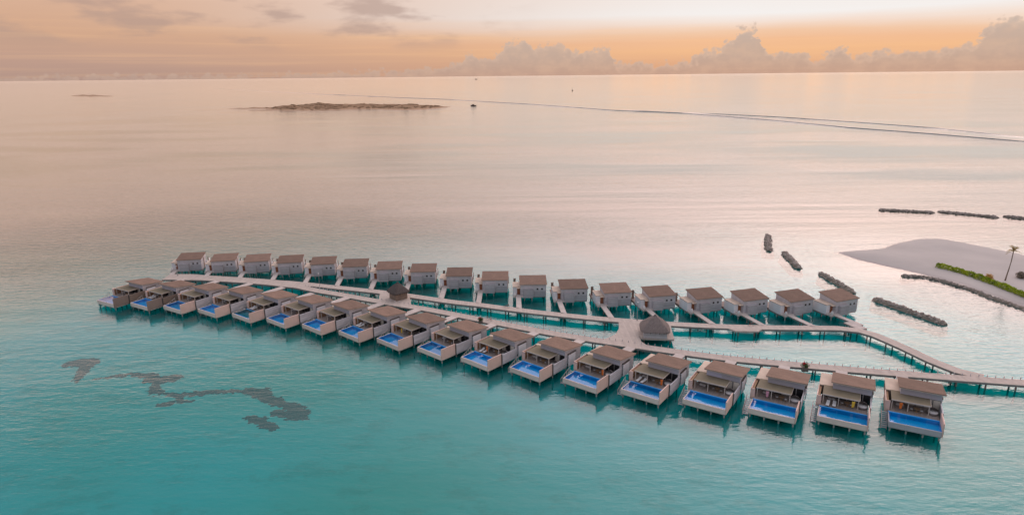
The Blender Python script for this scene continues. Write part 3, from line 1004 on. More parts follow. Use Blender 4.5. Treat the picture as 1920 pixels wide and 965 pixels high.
FRONT = [(-116.4, 176.4, -29), (-105.0, 173.6, -30), (-94.0, 170.6, -31.5), (-82.7, 167.3, -33.7), (-71.5, 163.1, -36.0), (-60.6, 158.9, -38.0), (-49.6, 154.1, -39.6), (-38.7, 149.0, -40.9), (-27.8, 143.7, -41.6), (-16.8, 138.0, -41.8), (-5.7, 132.0, -41.4), (5.7, 126.4, -40.5), (17.4, 120.9, -39.0), (29.3, 116.0, -36.2), (41.3, 111.8, -33.2), (53.3, 108.2, -30.5), (65.5, 105.3, -28.8), (77.8, 102.9, -28.0)]
proto = pool_villa_proto()
remember(proto)
EXTRA = {0: ' with brown side walls', 1: ' with brown side walls', 4: ' with greenish pool', 14: ' with lilac blind', 17: ' with grey pool wall'}
villas = []
for i, (x, y, a) in enumerate(FRONT):
    v = proto if i == 0 else copy_tree(proto)
    villas.append(v)
for i, (v, (x, y, a)) in enumerate(zip(villas, FRONT)):
    v.location = (x, y, 0)
    v.rotation_euler = (0, 0, R(a))
    where = ', %s of the near row' % (nth(i) if i in (0, 17) else nth(i) + ' from the left')
    tag(v, 'brown roofed pool villa' + EXTRA.get(i, ' on stilts') + where, 'villa', 'pool villas in the near row')


def kids(v, nm):
    return [c for c in v.children if c.name.split('.')[0] == nm]


def remat(o, mat):
    me = o.data.copy()
    me.materials[0] = MATS[mat]
    o.data = me


for i in (0, 1):
    remat(kids(villas[i], 'pool_screen')[0], 'brown_wall')
    remat(kids(villas[i], 'side_wall')[0], 'brown_timber')
remat(kids(villas[4], 'pool_basin')[0], 'pool_tile_green')
remat(kids(villas[17], 'pool_wall')[0], 'pool_render_grey')
part('blind', MB().box(-6.4, -3.4, 8.78, 8.838, 4.2, 5.3), 'lilac_blind', villas[14])

crnd = random.Random(17)
CURTAIN = {}
for v in villas:
    for d_ in kids(v, 'glass_door'):
        for g in d_.children:
            if crnd.random() < 0.33:
                if g.data.name not in CURTAIN:
                    me = g.data.copy()
                    me.materials[0] = MATS['curtain']
                    CURTAIN[g.data.name] = me
                g.data = CURTAIN[g.data.name]
                g.name = 'curtained_pane'

# footbridges from the jetty to each pool villa
def nearest(path, p):
    best = None
    for a, b in zip(path, path[1:]):
        d, t_ = dseg(p, a, b)
        if best is None or d < best[0]:
            best = (d, (a[0] + (b[0] - a[0]) * t_, a[1] + (b[1] - a[1]) * t_))
    return best[1]


def hit(path, p, d):
    """where the ray p + k d crosses the path"""
    best = None
    for a, b in zip(path, path[1:]):
        ex, ey = b[0] - a[0], b[1] - a[1]
        den = d[0] * ey - d[1] * ex
        if abs(den) < 1e-9:
            continue
        k = ((a[0] - p[0]) * ey - (a[1] - p[1]) * ex) / den
        s_ = ((a[0] - p[0]) * d[1] - (a[1] - p[1]) * d[0]) / den
        if 0 <= s_ <= 1 and k > 0 and (best is None or k < best):
            best = k
    return best


def footbridge(p, d, length, width, label, group, z=JZ):
    a = math.atan2(d[1], d[0]) - math.pi / 2
    root = empty('footbridge', (p[0], p[1], 0), a)
    part('deck', MB().box(-width / 2, width / 2, 0, length, z - 0.12, z), 'walk_timber', root)
    part('edge_beam', MB().box(-width / 2 + 0.06, width / 2 - 0.06, 0.03, length - 0.03, z - 0.45, z - 0.122), 'fascia_timber', root)
    k = max(1, int(length / 4))
    for i in range(k):
        for s_ in (-1, 1):
            o = link('post', POST, root)
            o.location = (s_ * (width / 2 - 0.25), (i + 0.5) * length / k, 0)
    return tag(root, label, 'footbridge', group)


FSPLIT = [(-115.6, 204.4), (-98.8, 202.3), (-83.4, 198.8), (-68.3, 193.4)]
for i, (x, y, a) in enumerate(FRONT):
    rz = R(a)
    s0 = local((x, y), rz, -5.2, 15.02)
    d = (-math.sin(rz), math.cos(rz))
    k = hit(FSPLIT + FRONTJ, s0, d) or 6.0
    k = max(1.2, k - 1.35 if i > 4 else k - 2.6)
    footbridge(s0, d, k, 2.3, 'short beige footbridge behind the %s pool villa of the near row' % (nth(i) if i in (0, 17) else nth(i)), 'footbridges to the pool villas', JZ + 0.02)

# ------------------------------------------------------------------ furniture on the pool decks
def daybed_proto():
    r_ = empty('daybed')
    part('base', MB().lathe([(0.0, 0.0), (0.85, 0.0), (0.95, 0.12), (0.95, 0.36), (0.0, 0.36)], 20), 'wicker', r_, True)
    part('mattress', MB().lathe([(0.0, 0.365), (0.86, 0.365), (0.89, 0.44), (0.84, 0.50), (0.0, 0.50)], 20), 'cushion', r_, True)
    prof = [(0.97 * math.cos(t_), 0.37 + 0.95 * math.sin(t_)) for t_ in [q * math.pi / 2 / 6 * 0.9 for q in range(7)]]
    part('hood', MB().lathe(prof, 12, 0, 0, R(-10), R(130)), 'wicker', r_, True)
    return r_


def chair_proto():
    r_ = empty('deck_chair')
    part('seat', MB().box(-0.25, 0.25, -0.25, 0.25, 0.38, 0.45), 'wicker', r_)
    part('cushion', MB().box(-0.23, 0.23, -0.23, 0.2, 0.455, 0.54), 'cushion', r_, bevel=0.02)
    part('backrest', MB().hexa([(-0.25, 0.2, 0.45), (0.25, 0.2, 0.45), (0.25, 0.26, 0.45), (-0.25, 0.26, 0.45), (-0.25, 0.3, 0.92), (0.25, 0.3, 0.92), (0.25, 0.35, 0.92), (-0.25, 0.35, 0.92)]), 'wicker', r_)
    for sx_ in (-0.22, 0.22):
        for sy in (-0.22, 0.22):
            part('leg', MB().box(sx_ - 0.025, sx_ + 0.025, sy - 0.025, sy + 0.025, 0, 0.38), 'teak', r_)
    return r_


def table_proto():
    r_ = empty('dining_table')
    part('top', MB().lathe([(0.0, 0.70), (0.54, 0.70), (0.55, 0.72), (0.54, 0.75), (0.0, 0.75)], 18), 'teak', r_)
    part('pedestal', MB().lathe([(0.32, 0.0), (0.30, 0.05), (0.07, 0.1), (0.06, 0.62), (0.2, 0.70)], 12), 'teak', r_)
    return r_


def sofa_proto():
    r_ = empty('outdoor_sofa')
    part('frame', MB().box(-0.8, 0.8, -0.4, 0.4, 0.0, 0.3).box(-0.8, 0.8, 0.28, 0.4, 0.3, 0.75).box(-0.8, -0.68, -0.4, 0.28, 0.3, 0.55).box(0.68, 0.8, -0.4, 0.28, 0.3, 0.55), 'wicker', r_)
    for sx_ in (-0.34, 0.34):
        part('cushion', MB().box(sx_ - 0.32, sx_ + 0.32, -0.38, 0.26, 0.305, 0.46), 'cushion', r_, bevel=0.03)
    return r_


def towel_mesh(mat):
    mb = MB()
    for i in range(7):
        for j in range(9):
            u, w_ = i / 6, j / 8
            mb.v.append((-0.28 + 0.56 * u * (1 - 0.25 * (1 - w_)), 0.06 * math.sin(u * 9 + w_ * 2), 1.75 - 1.25 * (1 - w_)))
    for i in range(6):
        for j in range(8):
            a = i * 9 + j
            mb.f.append((a, a + 9, a + 10, a + 1))
    me = mb.mesh('towel', mat, True)
    bm = bmesh.new()
    bm.from_mesh(me)
    bmesh.ops.solidify(bm, geom=list(bm.faces), thickness=0.05)
    bm.to_mesh(me)
    bm.free()
    return me


def lounger_proto():
    r_ = empty('sun_lounger')
    part('frame', MB().box(-0.33, 0.33, -0.95, 0.95, 0.22, 0.30), 'teak', r_)
    part('cushion', MB().box(-0.30, 0.30, -0.93, 0.35, 0.305, 0.38).hexa([(-0.3, 0.36, 0.305), (0.3, 0.36, 0.305), (0.3, 0.95, 0.55), (-0.3, 0.95, 0.55), (-0.3, 0.36, 0.38), (0.3, 0.36, 0.38), (0.3, 0.92, 0.64), (-0.3, 0.92, 0.64)]), 'towel_white', r_)
    for sx_ in (-0.28, 0.28):
        for sy in (-0.85, 0.85):
            part('leg', MB().box(sx_ - 0.03, sx_ + 0.03, sy - 0.03, sy + 0.03, 0, 0.22), 'teak', r_)
    return r_


protos = {k: f() for k, f in (('daybed', daybed_proto), ('chair', chair_proto), ('table', table_proto), ('sofa', sofa_proto), ('lounger', lounger_proto))}
remember(None)
first = set()


def put(kind, loc, rz, label, cat, group):
    o = protos[kind]
    if kind in first:
        o = copy_tree(o)
    first.add(kind)
    o.location = loc
    o.rotation_euler = (0, 0, rz)
    return tag(o, label, cat, group)


for i, (x, y, a) in enumerate(FRONT):
    rz = R(a)
    vn = '%s pool villa' % (nth(i) if i in (0, 17) else nth(i))
    P_ = lambda px, py, z=2.0: local((x, y), rz, px, py, z)
    j = lambda s_: random.uniform(-s_, s_)
    put('daybed', P_(-0.98 + j(.03), 6.9 + j(.2)), rz + R(20), 'round hooded daybed beside the canopy of the %s, near row' % vn, 'daybed', 'round daybeds on the pool decks')
    tx, ty = -3.5 + j(.3), 6.4 + j(.2)
    put('table', P_(tx, ty), rz, 'round wooden table under the canopy of the %s, near row' % vn, 'table', 'dining tables under the canopies')
    for q, (dx, dy, r0, w_) in enumerate(((-0.85, 0.1, R(90), 'left'), (0.8, -0.15, R(-90), 'right'))):
        put('chair', P_(tx + dx, ty + dy), rz + r0 + j(.3), 'cushioned chair on the %s of the table at the %s, near row' % (w_, vn), 'chair', 'chairs at the dining tables')
    if i % 3 == 1:
        for q, w_ in enumerate(('left', 'right')):
            put('lounger', P_(-6.9 + q * 1.0 + j(.1), 5.4 + j(.15)), rz + j(.15), '%s sun lounger by the pool of the %s, near row' % (w_, vn), 'sun lounger', 'sun loungers by the pools')
    put('sofa', P_(-6.6 + j(.2), 7.4 + j(.2)), rz + j(.1), 'pale cushioned sofa under the canopy of the %s, near row' % vn, 'sofa', 'sofas under the canopies')

for i, mat, cn, px in ((8, 'cloth_yellow', 'yellow', -5.2), (10, 'cloth_orange', 'orange', -5.2), (12, 'cloth_orange', 'orange', -1.8), (13, 'cloth_orange', 'orange', -1.8), (15, 'cloth_pink', 'pink', -5.9), (16, 'cloth_yellow', 'yellow', -2.6), (17, 'cloth_orange', 'orange', -6.4)):
    x, y, a = FRONT[i]
    o = link('towel', towel_mesh(mat))
    o.location = local((x, y), R(a), px, 5.33, 2.0)
    o.rotation_euler = (0, 0, R(a))
    tag(o, 'bright %s cloth hanging at the canopy of the %s pool villa, near row' % (cn, nth(i)), 'towel', 'cloths hung at the canopies')

# ------------------------------------------------------------------ inland row of villas
def lagoon_villa_proto():
    r_ = empty('lagoon_villa')
    p = lambda nm, mb, mat, **k: part(nm, mb, mat, r_, **k)
    p('wall', MB().hexa([(-7.7, 3.3, 1.08), (0.0, 3.3, 1.08), (0.0, 9.2, 1.08), (-7.7, 9.2, 1.08), (-7.7, 3.3, 4.86), (0.0, 3.3, 4.86), (0.0, 9.2, 5.60), (-7.7, 9.2, 5.60)]), 'grey_timber')
    p('shading_substructure', MB().box(-9.8, -0.1, 4.5, 13.0, 0.62, 1.07).box(-7.6, -0.1, 3.4, 4.5, 0.8, 1.07), 'fascia_timber')  # box added beneath the floor to darken the water under the villa
    p('board_panel', MB().box(-3.6, -0.2, 3.25, 3.297, 1.3, 2.9), 'bay_timber')
    p('bay', MB().box(-6.9, -3.95, 2.4, 3.29, 1.0, 3.7), 'bay_timber')
    for xx in (-2.6, -1.25):
        w_ = p('window', MB().box(xx - 0.26, xx + 0.26, 3.24, 3.295, 3.22, 3.74), 'dark_trim')
        part('pane', MB().quad((xx - 0.19, 3.235, 3.29), (xx + 0.19, 3.235, 3.29), (xx + 0.19, 3.235, 3.67), (xx - 0.19, 3.235, 3.67)), 'glazing', w_)
    rf = p('roof', roof_mesh(-8.0, 0.25, 2.95, 9.7, 5.02, 5.86, 0.10), 'roof_shingle')
    part('fascia', roof_mesh(-7.9, 0.15, 3.05, 9.6, 4.925, 5.74, 0.12), 'pale_trim', rf)
    p('annex_wall', MB().box(-9.95, -7.72, 4.4, 9.0, 1.1, 3.72), 'white_panel')
    p('flat_roof', MB().box(-10.05, -7.73, 4.3, 9.1, 3.73, 3.92), 'pale_roof', bevel=0.02)
    p('porch_roof', MB().box(-8.9, -7.72, 3.4, 4.29, 3.62, 3.74), 'pale_roof')
    d_ = p('door', MB().box(-8.72, -7.82, 4.32, 4.395, 1.52, 3.55), 'door_wood')
    part('handle', MB().box(-8.62, -8.55, 4.27, 4.318, 2.4, 2.62), 'brass', d_)
    p('entrance_deck', MB().box(-10.0, -6.92, 2.4, 4.39, 1.1, 1.5).box(-9.1, -7.6, 2.0, 2.4, 1.2, 1.5), 'walk_timber')
    p('sea_deck', MB().box(-10.0, 0.1, 9.22, 13.2, 1.15, 1.5), 'deck_timber')
    p('low_wall', MB().box(0.0, 0.18, 9.24, 13.2, 1.5, 2.7), 'white_panel')
    p('screen', MB().box(-9.75, -9.0, 12.0, 12.2, 1.5, 4.1), 'brown_timber')
    p('screen', MB().box(0.2, 0.34, 10.4, 11.2, 1.5, 3.7), 'brown_timber')
    p('beam', MB().box(-8.99, -7.72, 9.3, 9.45, 3.4, 3.55).box(-9.2, -9.02, 9.2, 12.0, 3.45, 3.6), 'dark_trim')
    p('side_trim', MB().box(0.02, 0.14, 6.2, 6.5, 1.1, 5.0), 'warm_timber')
    for yy in (2.8, 6.0, 9.0, 12.6):
        for xx in (-9.6, -6.5, -4.3, -0.5):
            if yy < 3 and xx > -1:
                continue
            o = link('stilt', STILT, r_)
            o.location = (xx, yy, 0.08)
    return r_


BACK = [(-107.7, 213.4, 10), (-95.1, 211.6, 11), (-83.2, 210.4, 11), (-71.3, 208.5, 9.5), (-59.4, 206.0, 7.5), (-47.9, 202.6, 5), (-36.1, 199.0, 3.5), (-24.5, 195.7, 1.5), (-12.6, 190.7, 0), (-1.2, 186.1, -0.5), (10.4, 181.5, 0.3), (22.3, 177.4, 3), (34.4, 173.7, 6), (46.5, 170.8, 10), (59.0, 168.7, 13.5), (71.3, 167.3, 16.5), (83.6, 166.5, 18.5), (96.0, 166.7, 20.5)]
proto2 = lagoon_villa_proto()
remember(proto2)
pot = link('white_pot', MB().lathe([(0.0, 0.0), (0.22, 0.0), (0.36, 0.35), (0.34, 0.7), (0.2, 0.92), (0.26, 1.0), (0.18, 1.0), (0.14, 0.9), (0.0, 0.85)], 14).mesh('white_pot', 'white_pot', True))
for i, (x, y, a) in enumerate(BACK):
    rz = R(a)
    base = local((x, y), rz, -0.25, -2.95)
    v = proto2 if i == 0 else copy_tree(proto2)
    v.location = base
    v.rotation_euler = (0, 0, rz)
    ex = {0: '', 17: ' nearest the rock breakwaters'}.get(i, '')
    tag(v, 'grey stilt villa with brown roof%s, %s of the inland row' % (ex, nth(i) if i in (0, 17) else nth(i) + ' from the left'), 'villa', 'lean-to villas in the inland row')
    q = pot if i == 0 else pot.copy()
    if i:
        COL.objects.link(q)
    q.location = local(base, rz, -9.45, 2.8, 1.5)
    tag(q, 'white pot beside the door of the %s inland villa' % nth(i), 'pot', 'white pots at the villa doors')
    s0 = local(base, rz, -8.35, 1.98)
    d = (math.sin(rz), -math.cos(rz))
    k = hit(FSPLIT[:1] + [(-98.8, 202.3), (-83.4, 198.8)] + BACKJ, s0, d)
    if k is None:
        k = 9.0
    k -= 1.35 if i > 3 else 2.4
    footbridge(s0, d, max(1.5, k), 1.5, 'narrow grey footbridge to the door of the %s inland villa' % nth(i), 'footbridges to the inland villas')
footbridge((88.6, 158.0), (0.3, -0.95), 5.2, 2.6, 'slanting footbridge at the bend of the inland jetty', None, JZ - 0.02)

# ------------------------------------------------------------------ thatched huts
def thatched_hut(loc, rz, half, wall_h, roof_h, over, label, wallmat, lit, z0, straw='thatch'):
    r_ = empty('thatched_hut', (loc[0], loc[1], z0), rz)
    t_ = 0.12
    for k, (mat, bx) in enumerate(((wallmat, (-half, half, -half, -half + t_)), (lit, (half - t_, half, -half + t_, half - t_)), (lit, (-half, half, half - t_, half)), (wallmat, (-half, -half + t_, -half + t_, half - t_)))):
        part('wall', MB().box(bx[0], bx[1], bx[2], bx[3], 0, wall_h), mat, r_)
    mb = MB()
    seg, rings = 8, 7
    for i in range(rings):
        u = i / (rings - 1)
        w_ = (half + over) * (1 - u) ** 0.84 + 0.12
        z = wall_h - 0.25 + roof_h * (u ** 0.95)
        for s_ in range(4):
            for q in range(seg):
                f_ = -1 + 2 * q / seg
                px, py = [(f_, -1), (1, f_), (-f_, 1), (-1, -f_)][s_]
                rr = 1.0 - 0.10 * (abs(f_) ** 3)
                nz = 1 + 0.03 * mnoise.noise(Vector((px * 4, py * 4, u * 6 + loc[0])))
                mb.v.append((px * w_ * rr * nz, py * w_ * rr * nz, z + 0.12 * mnoise.noise(Vector((px * 5, py * 5, u * 7)))))
    k = seg * 4
    for i in range(rings - 1):
        for q in range(k):
            mb.f.append((i * k + q, i * k + (q + 1) % k, (i + 1) * k + (q + 1) % k, (i + 1) * k + q))
    mb.f.append(tuple(range(k)))
    mb.f.append(tuple((rings - 1) * k + q for q in range(k)))
    rf = part('roof', mb, straw, r_)
    # ragged straw fringe and a few loose bundles on the slopes
    fr = MB()
    rnd = random.Random(3)
    for q in range(260):
        s_ = rnd.randrange(4)
        f_ = rnd.uniform(-1, 1)
        w_ = (half + over) * rnd.uniform(0.93, 1.03)
        px, py = [(f_, -1), (1, f_), (-f_, 1), (-1, -f_)][s_]
        rr = 1.0 - 0.10 * abs(f_) ** 3
        x, y = px * w_ * rr, py * w_ * rr
        tx, ty = [(1, 0), (0, 1), (-1, 0), (0, -1)][s_]
        z = wall_h - 0.15
        ln = rnd.uniform(0.25, 0.6)
        fr.quad((x - tx * 0.06, y - ty * 0.06, z + 0.1), (x + tx * 0.06, y + ty * 0.06, z + 0.1), (x + tx * 0.03, y + ty * 0.03, z - ln), (x - tx * 0.05, y - ty * 0.05, z - ln * 0.8))
    tag(part('straw_fringe', fr, straw, rf), kind='stuff')
    part('roof_cap', MB().lathe([(0.45, wall_h + roof_h - 0.5), (0.3, wall_h + roof_h - 0.1), (0.0, wall_h + roof_h + 0.1)], 8), straw, rf)
    return tag(r_, label, 'hut', 'thatched huts on the jetties')


thatched_hut((-34.0, 180.6), R(38), 1.95, 2.5, 2.6, 0.75, 'small dark thatched hut standing between the two jetties', 'brown_timber', 'pale_roof', JZ, 'thatch_dark')
thatched_hut((36.0, 151.2), R(-8), 2.9, 2.4, 3.3, 0.75, 'large grey thatched hut beside the wide cross platform', 'grey_timber', 'grey_timber', JZ - 0.4)

# ------------------------------------------------------------------ small things on the jetties
def lamp_post(x, y, h, label):
    r_ = empty('lamp_post', (x, y, JZ))
    part('base', MB().box(-0.16, 0.16, -0.16, 0.16, 0, 0.25), 'lamp_metal', r_)
    part('pole', MB().tube([(0, 0, 0.25), (0, 0, h)], [0.07, 0.05], 8), 'lamp_metal', r_)
    part('lamp_head', MB().lathe([(0.05, h), (0.22, h + 0.05), (0.2, h + 0.2), (0.0, h + 0.28)], 10), 'white_pot', r_)
    return tag(r_, label, 'lamp', 'lamp posts on the jetties')


lamp_post(-60.5, 191.0, 4.6, 'slim lamp post where the jetty splits in two')
lamp_post(33.4, 160.6, 5.0, 'slim lamp post beside the large thatched hut')
lamp_post(-112.5, 205.8, 3.2, 'slim lamp post at the outer end of the broad jetty')


def bicycle_proto():
    r_ = empty('bicycle')
    for xx in (-0.52, 0.52):
        w_ = part('wheel', MB().tube([(xx + 0.33 * math.cos(t_), 0, 0.35 + 0.33 * math.sin(t_)) for t_ in [q * 2 * math.pi / 14 for q in range(15)]], 0.025, 5, False), 'rubber', r_)
        part('hub', MB().tube([(xx, -0.05, 0.35), (xx, 0.05, 0.35)], 0.05, 6), 'lamp_metal', w_)
    part('frame', MB().tube([(-0.52, 0, 0.35), (-0.15, 0, 0.8), (0.38, 0, 0.78), (0.0, 0, 0.32), (-0.15, 0, 0.8)], 0.03, 6).tube([(-0.52, 0, 0.35), (0.0, 0, 0.32)], 0.025, 6).tube([(0.52, 0, 0.35), (0.38, 0, 0.78), (0.36, 0, 1.0)], 0.025, 6), 'red_paint', r_)
    part('saddle', MB().box(-0.3, -0.04, -0.08, 0.08, 0.88, 0.95).tube([(-0.15, 0, 0.8), (-0.16, 0, 0.9)], 0.025, 6), 'rubber', r_)
    part('handlebar', MB().tube([(0.25, -0.3, 1.02), (0.36, -0.1, 1.02), (0.36, 0.1, 1.02), (0.25, 0.3, 1.02)], 0.022, 6), 'lamp_metal', r_)
    part('basket', MB().box(0.42, 0.72, -0.17, 0.17, 0.8, 1.02), 'wicker', r_)
    return r_


bk = bicycle_proto()
remember(bk)
BIK = [(-1.7, 171.4, -20, 'bicycle parked on the inland jetty below the tenth villa'), (62.3, 155.9, 5, 'bicycle parked by the lay-by of the inland jetty'), (78.0, 161.2, 70, 'bicycle left on a footbridge near the right end of the inland row'), (-6.3, 161.6, 150, 'bicycle on the near jetty opposite the eleventh pool villa')]
for i, (x, y, a, lb) in enumerate(BIK):
    b = bk if i == 0 else copy_tree(bk)
    b.location = (x, y, JZ + 0.006)
    b.rotation_euler = (0, 0, R(a))
    tag(b, lb, 'bicycle', 'bicycles on the jetties')


def leaf_cloud(n_, fn, size, rnd, flat=0.0):
    """many small leaf quads at points given by fn"""
    mb = MB()
    for _ in range(n_):
        p = Vector(fn(rnd))
        a = Vector((rnd.uniform(-1, 1), rnd.uniform(-1, 1), rnd.uniform(-1, 1) * (1 - flat))).normalized()
        b = a.cross(Vector((rnd.uniform(-1, 1), rnd.uniform(-1, 1), rnd.uniform(-1, 1)))).normalized()
        s_ = size * rnd.uniform(0.6, 1.4)
        mb.quad(p - a * s_, p - b * s_ * 0.5, p + a * s_, p + b * s_ * 0.5)
    return mb


def ball(r_, cz, k=1.0):
    def f(rnd):
        v = Vector((rnd.gauss(0, 1), rnd.gauss(0, 1), rnd.gauss(0, 1))).normalized() * r_ * rnd.uniform(0.45, 1.05) * (1 + 0.25 * math.sin(rnd.uniform(0, 6)))
        return (v.x, v.y, cz + v.z * k)
    return f


def flower_shrub(x, y, z, label, sc):
    r_ = empty('flowering_shrub', (x, y, z))
    rnd = random.Random(int(x * 10))
    part('planter', MB().box(-0.7 * sc, 0.7 * sc, -0.35 * sc, 0.35 * sc, -0.5, 0.35), 'post_timber', r_)
    st_ = MB()
    for q in range(5):
        st_.tube([(0, 0, 0.35), (rnd.uniform(-.4, .4) * sc, rnd.uniform(-.3, .3) * sc, 1.0 * sc)], 0.03, 5)
    part('stem', st_, 'bark', r_)
    part('foliage', leaf_cloud(500, ball(0.85 * sc, 0.95 * sc, 0.7), 0.13 * sc, rnd), 'leaf_dark', r_)
    part('blossom', leaf_cloud(90, lambda g: (ball(0.45 * sc, 1.35 * sc, 0.7)(g)[0] - 0.3 * sc, g.uniform(-.4, .4) * sc, 1.3 * sc + g.uniform(0, .35) * sc), 0.12 * sc, rnd), 'petal_red', r_)
    return tag(r_, label, 'shrub', 'red flowering shrubs by the near jetty')


flower_shrub(-8.6, 160.7, JZ, 'red flowering shrub in a planter by the left half of the near jetty', 0.8)
flower_shrub(65.0, 130.2, JZ, 'red flowering shrub in a planter behind the sixteenth pool villa', 0.95)

# ------------------------------------------------------------------ rock breakwaters
def rock_mesh(seed):
    bm = bmesh.new()
    bmesh.ops.create_icosphere(bm, subdivisions=1, radius=1.0)
    for v in bm.verts:
        k = 1 + 0.38 * mnoise.noise(v.co * 1.3 + Vector((seed * 7.1, 0, 0)))
        v.co *= k
    vs = [v.co.copy() for v in bm.verts]
    fs = [tuple(v.index for v in f.verts) for f in bm.faces]
    bm.free()
    return vs, fs


ROCKS = [rock_mesh(s_) for s_ in range(6)]


def rubble(path, width, height, seed, dens=1.5, size=(0.35, 0.75), core=True):
    rnd = random.Random(seed)
    ln = sum(math.hypot(b[0] - a[0], b[1] - a[1]) for a, b in zip(path, path[1:]))
    n_ = int(ln * width * dens)
    mb = MB()
    for _ in range(n_):
        s_ = rnd.uniform(0, ln)
        acc = s_
        for a, b in zip(path, path[1:]):
            l_ = math.hypot(b[0] - a[0], b[1] - a[1])
            if acc <= l_:
                break
            acc -= l_
        d = Vector((b[0] - a[0], b[1] - a[1])).normalized()
        u = max(-1, min(1, rnd.gauss(0, 0.5)))
        taper = min(1.0, 0.45 + min(s_, ln - s_) / (width * 0.7))
        p = Vector(a) + d * acc + Vector((-d.y, d.x)) * u * width / 2 * taper
        z = height * taper * (1 - abs(u) ** 1.6) * rnd.uniform(0.75, 1.05) - 0.25
        vs, fs = ROCKS[rnd.randrange(6)]
        rot = Matrix.Rotation(rnd.uniform(0, 6.28), 3, 'Z') @ Matrix.Rotation(rnd.uniform(0, 6.28), 3, 'X')
        k = rnd.uniform(*size)
        base = len(mb.v)
        for v in vs:
            q = rot @ Vector((v.x * k * 1.15, v.y * k, v.z * k * 0.8))
            mb.v.append((p.x + q.x, p.y + q.y, z + q.z))
        mb.f += [tuple(base + i for i in f) for f in fs]
    return mb


def core_mesh(path, width, height):
    prof = [(-1.5, -3.0), (-0.8, 0.0), (-0.4, 0.7), (0.4, 0.7), (0.8, 0.0), (1.5, -3.0)]
    sp = smooth_path(path, 2.0)
    mb = MB()
    for i, p in enumerate(sp):
        a, b = sp[max(i - 1, 0)], sp[min(i + 1, len(sp) - 1)]
        d = Vector((b[0] - a[0], b[1] - a[1])).normalized()
        tp = 0.6 if i in (0, len(sp) - 1) else 1.0
        for u, h in prof:
            w_ = width / 2 * u * tp * (1 + 0.12 * mnoise.noise(Vector((p[0], p[1], u * 3))))
            mb.v.append((p[0] - d.y * w_, p[1] + d.x * w_, h if h < -1 else h * height * tp * (0.9 + 0.2 * mnoise.noise(Vector((p[0] * 0.7, p[1] * 0.7, u * 5))))))
    c = len(prof)
    for i in range(len(sp) - 1):
        for j in range(c - 1):
            mb.f.append((i * c + j, i * c + j + 1, (i + 1) * c + j + 1, (i + 1) * c + j))
    mb.f.append(tuple(range(c)))
    mb.f.append(tuple((len(sp) - 1) * c + j for j in range(c)))
    return mb


def breakwater(path, width, height, label, seed, group='rock breakwaters off the beach', dens=2.2, core=True):
    o0 = path[0]
    rel = [(p[0] - o0[0], p[1] - o0[1]) for p in path]
    r_ = empty('breakwater', (o0[0], o0[1], 0))
    if core:
        part('core', core_mesh(rel, width, height), 'rock_core', r_)
    tag(part('rocks', rubble(rel, width, height, seed, dens * 1.1, (0.18, 0.62)), 'rock', r_), kind='stuff')
    return tag(r_, label, 'breakwater', group)


breakwater([(179.3, 306.3), (190.5, 302.8), (201.6, 298.8)], 3.0, 1.0, 'long low rock breakwater off the beach, left of the far three', 11)
breakwater([(204.9, 301.2), (214, 294.5), (223.4, 287.0)], 3.0, 1.0, 'long low rock breakwater off the beach, middle of the far three', 12)
breakwater([(227.5, 289.1), (238.9, 279.5), (252, 268)], 3.0, 1.0, 'rock breakwater cut by the right edge of the picture', 13)
breakwater([(106.2, 257.4), (101.5, 245.4), (97.5, 234.0)], 3.0, 1.3, 'short upright rock breakwater farthest left, out in open water', 14)
breakwater([(101.9, 230.9), (100.4, 220.6), (98.8, 210.8)], 3.0, 1.3, 'slanting rock breakwater second from the left, out in open water', 15)
breakwater([(103.3, 204.6), (103.8, 196), (104.2, 184.5)], 2.7, 1.2, 'slanting rock breakwater running behind the rightmost inland villa', 16)
breakwater([(107.1, 178.9), (111.2, 168.7), (115.3, 158.6)], 2.9, 1.2, 'nearest long dark rock breakwater right of the inland villas', 17)
breakwater([(128.7, 201.6), (134.8, 200.2), (138.9, 194.4), (141.4, 186.9), (142.5, 179.4), (144.0, 172.9), (146.5, 161), (149, 148)], 2.1, 0.75, 'curving line of loose dark boulders along the beach edge', 18, 'boulders along the beach', 2.4, True)

# ------------------------------------------------------------------ plants on the beach
HEDGE = smooth_path([(145.0, 208.9), (147.6, 203.8), (149.2, 198.4), (150.0, 192.2), (150.7, 186.3), (151.1, 178.4), (152.7, 168.8), (154, 158)], 1.0)
rnd = random.Random(21)
r_ = empty('hedge', (HEDGE[0][0], HEDGE[0][1], 0.9))
h0 = HEDGE[0]


def hedge_pt(g):
    q = g.uniform(0, len(HEDGE) - 1.001)
    i = int(q)
    a, b = HEDGE[i], HEDGE[i + 1]
    t_ = q - i
    x, y = a[0] + (b[0] - a[0]) * t_, a[1] + (b[1] - a[1]) * t_
    d = Vector((b[0] - a[0], b[1] - a[1])).normalized()
    an = g.uniform(0, math.pi)
    hh = 1.0 + 0.45 * mnoise.noise(Vector((x * 0.5, y * 0.5, 0))) + 0.3 * mnoise.noise(Vector((x * 1.6, y * 1.6, 3)))
    rr = g.uniform(0.7, 1.05) * hh
    w_ = 1.15 * rr * math.cos(an)
    return (x - d.y * w_ - h0[0], y + d.x * w_ - h0[1], 1.35 * rr * math.sin(an))


part('foliage', leaf_cloud(15000, hedge_pt, 0.17, rnd), 'leaf_green', r_)
stm = MB()
for q in range(2, len(HEDGE) - 1, 2):
    stm.tube([(HEDGE[q][0] - h0[0], HEDGE[q][1] - h0[1], -0.1), (HEDGE[q][0] - h0[0] + 0.1, HEDGE[q][1] - h0[1], 0.8)], 0.06, 5)
part('stem', stm, 'bark', r_)
tag(r_, 'long bright green hedge running across the grey sand', 'hedge')

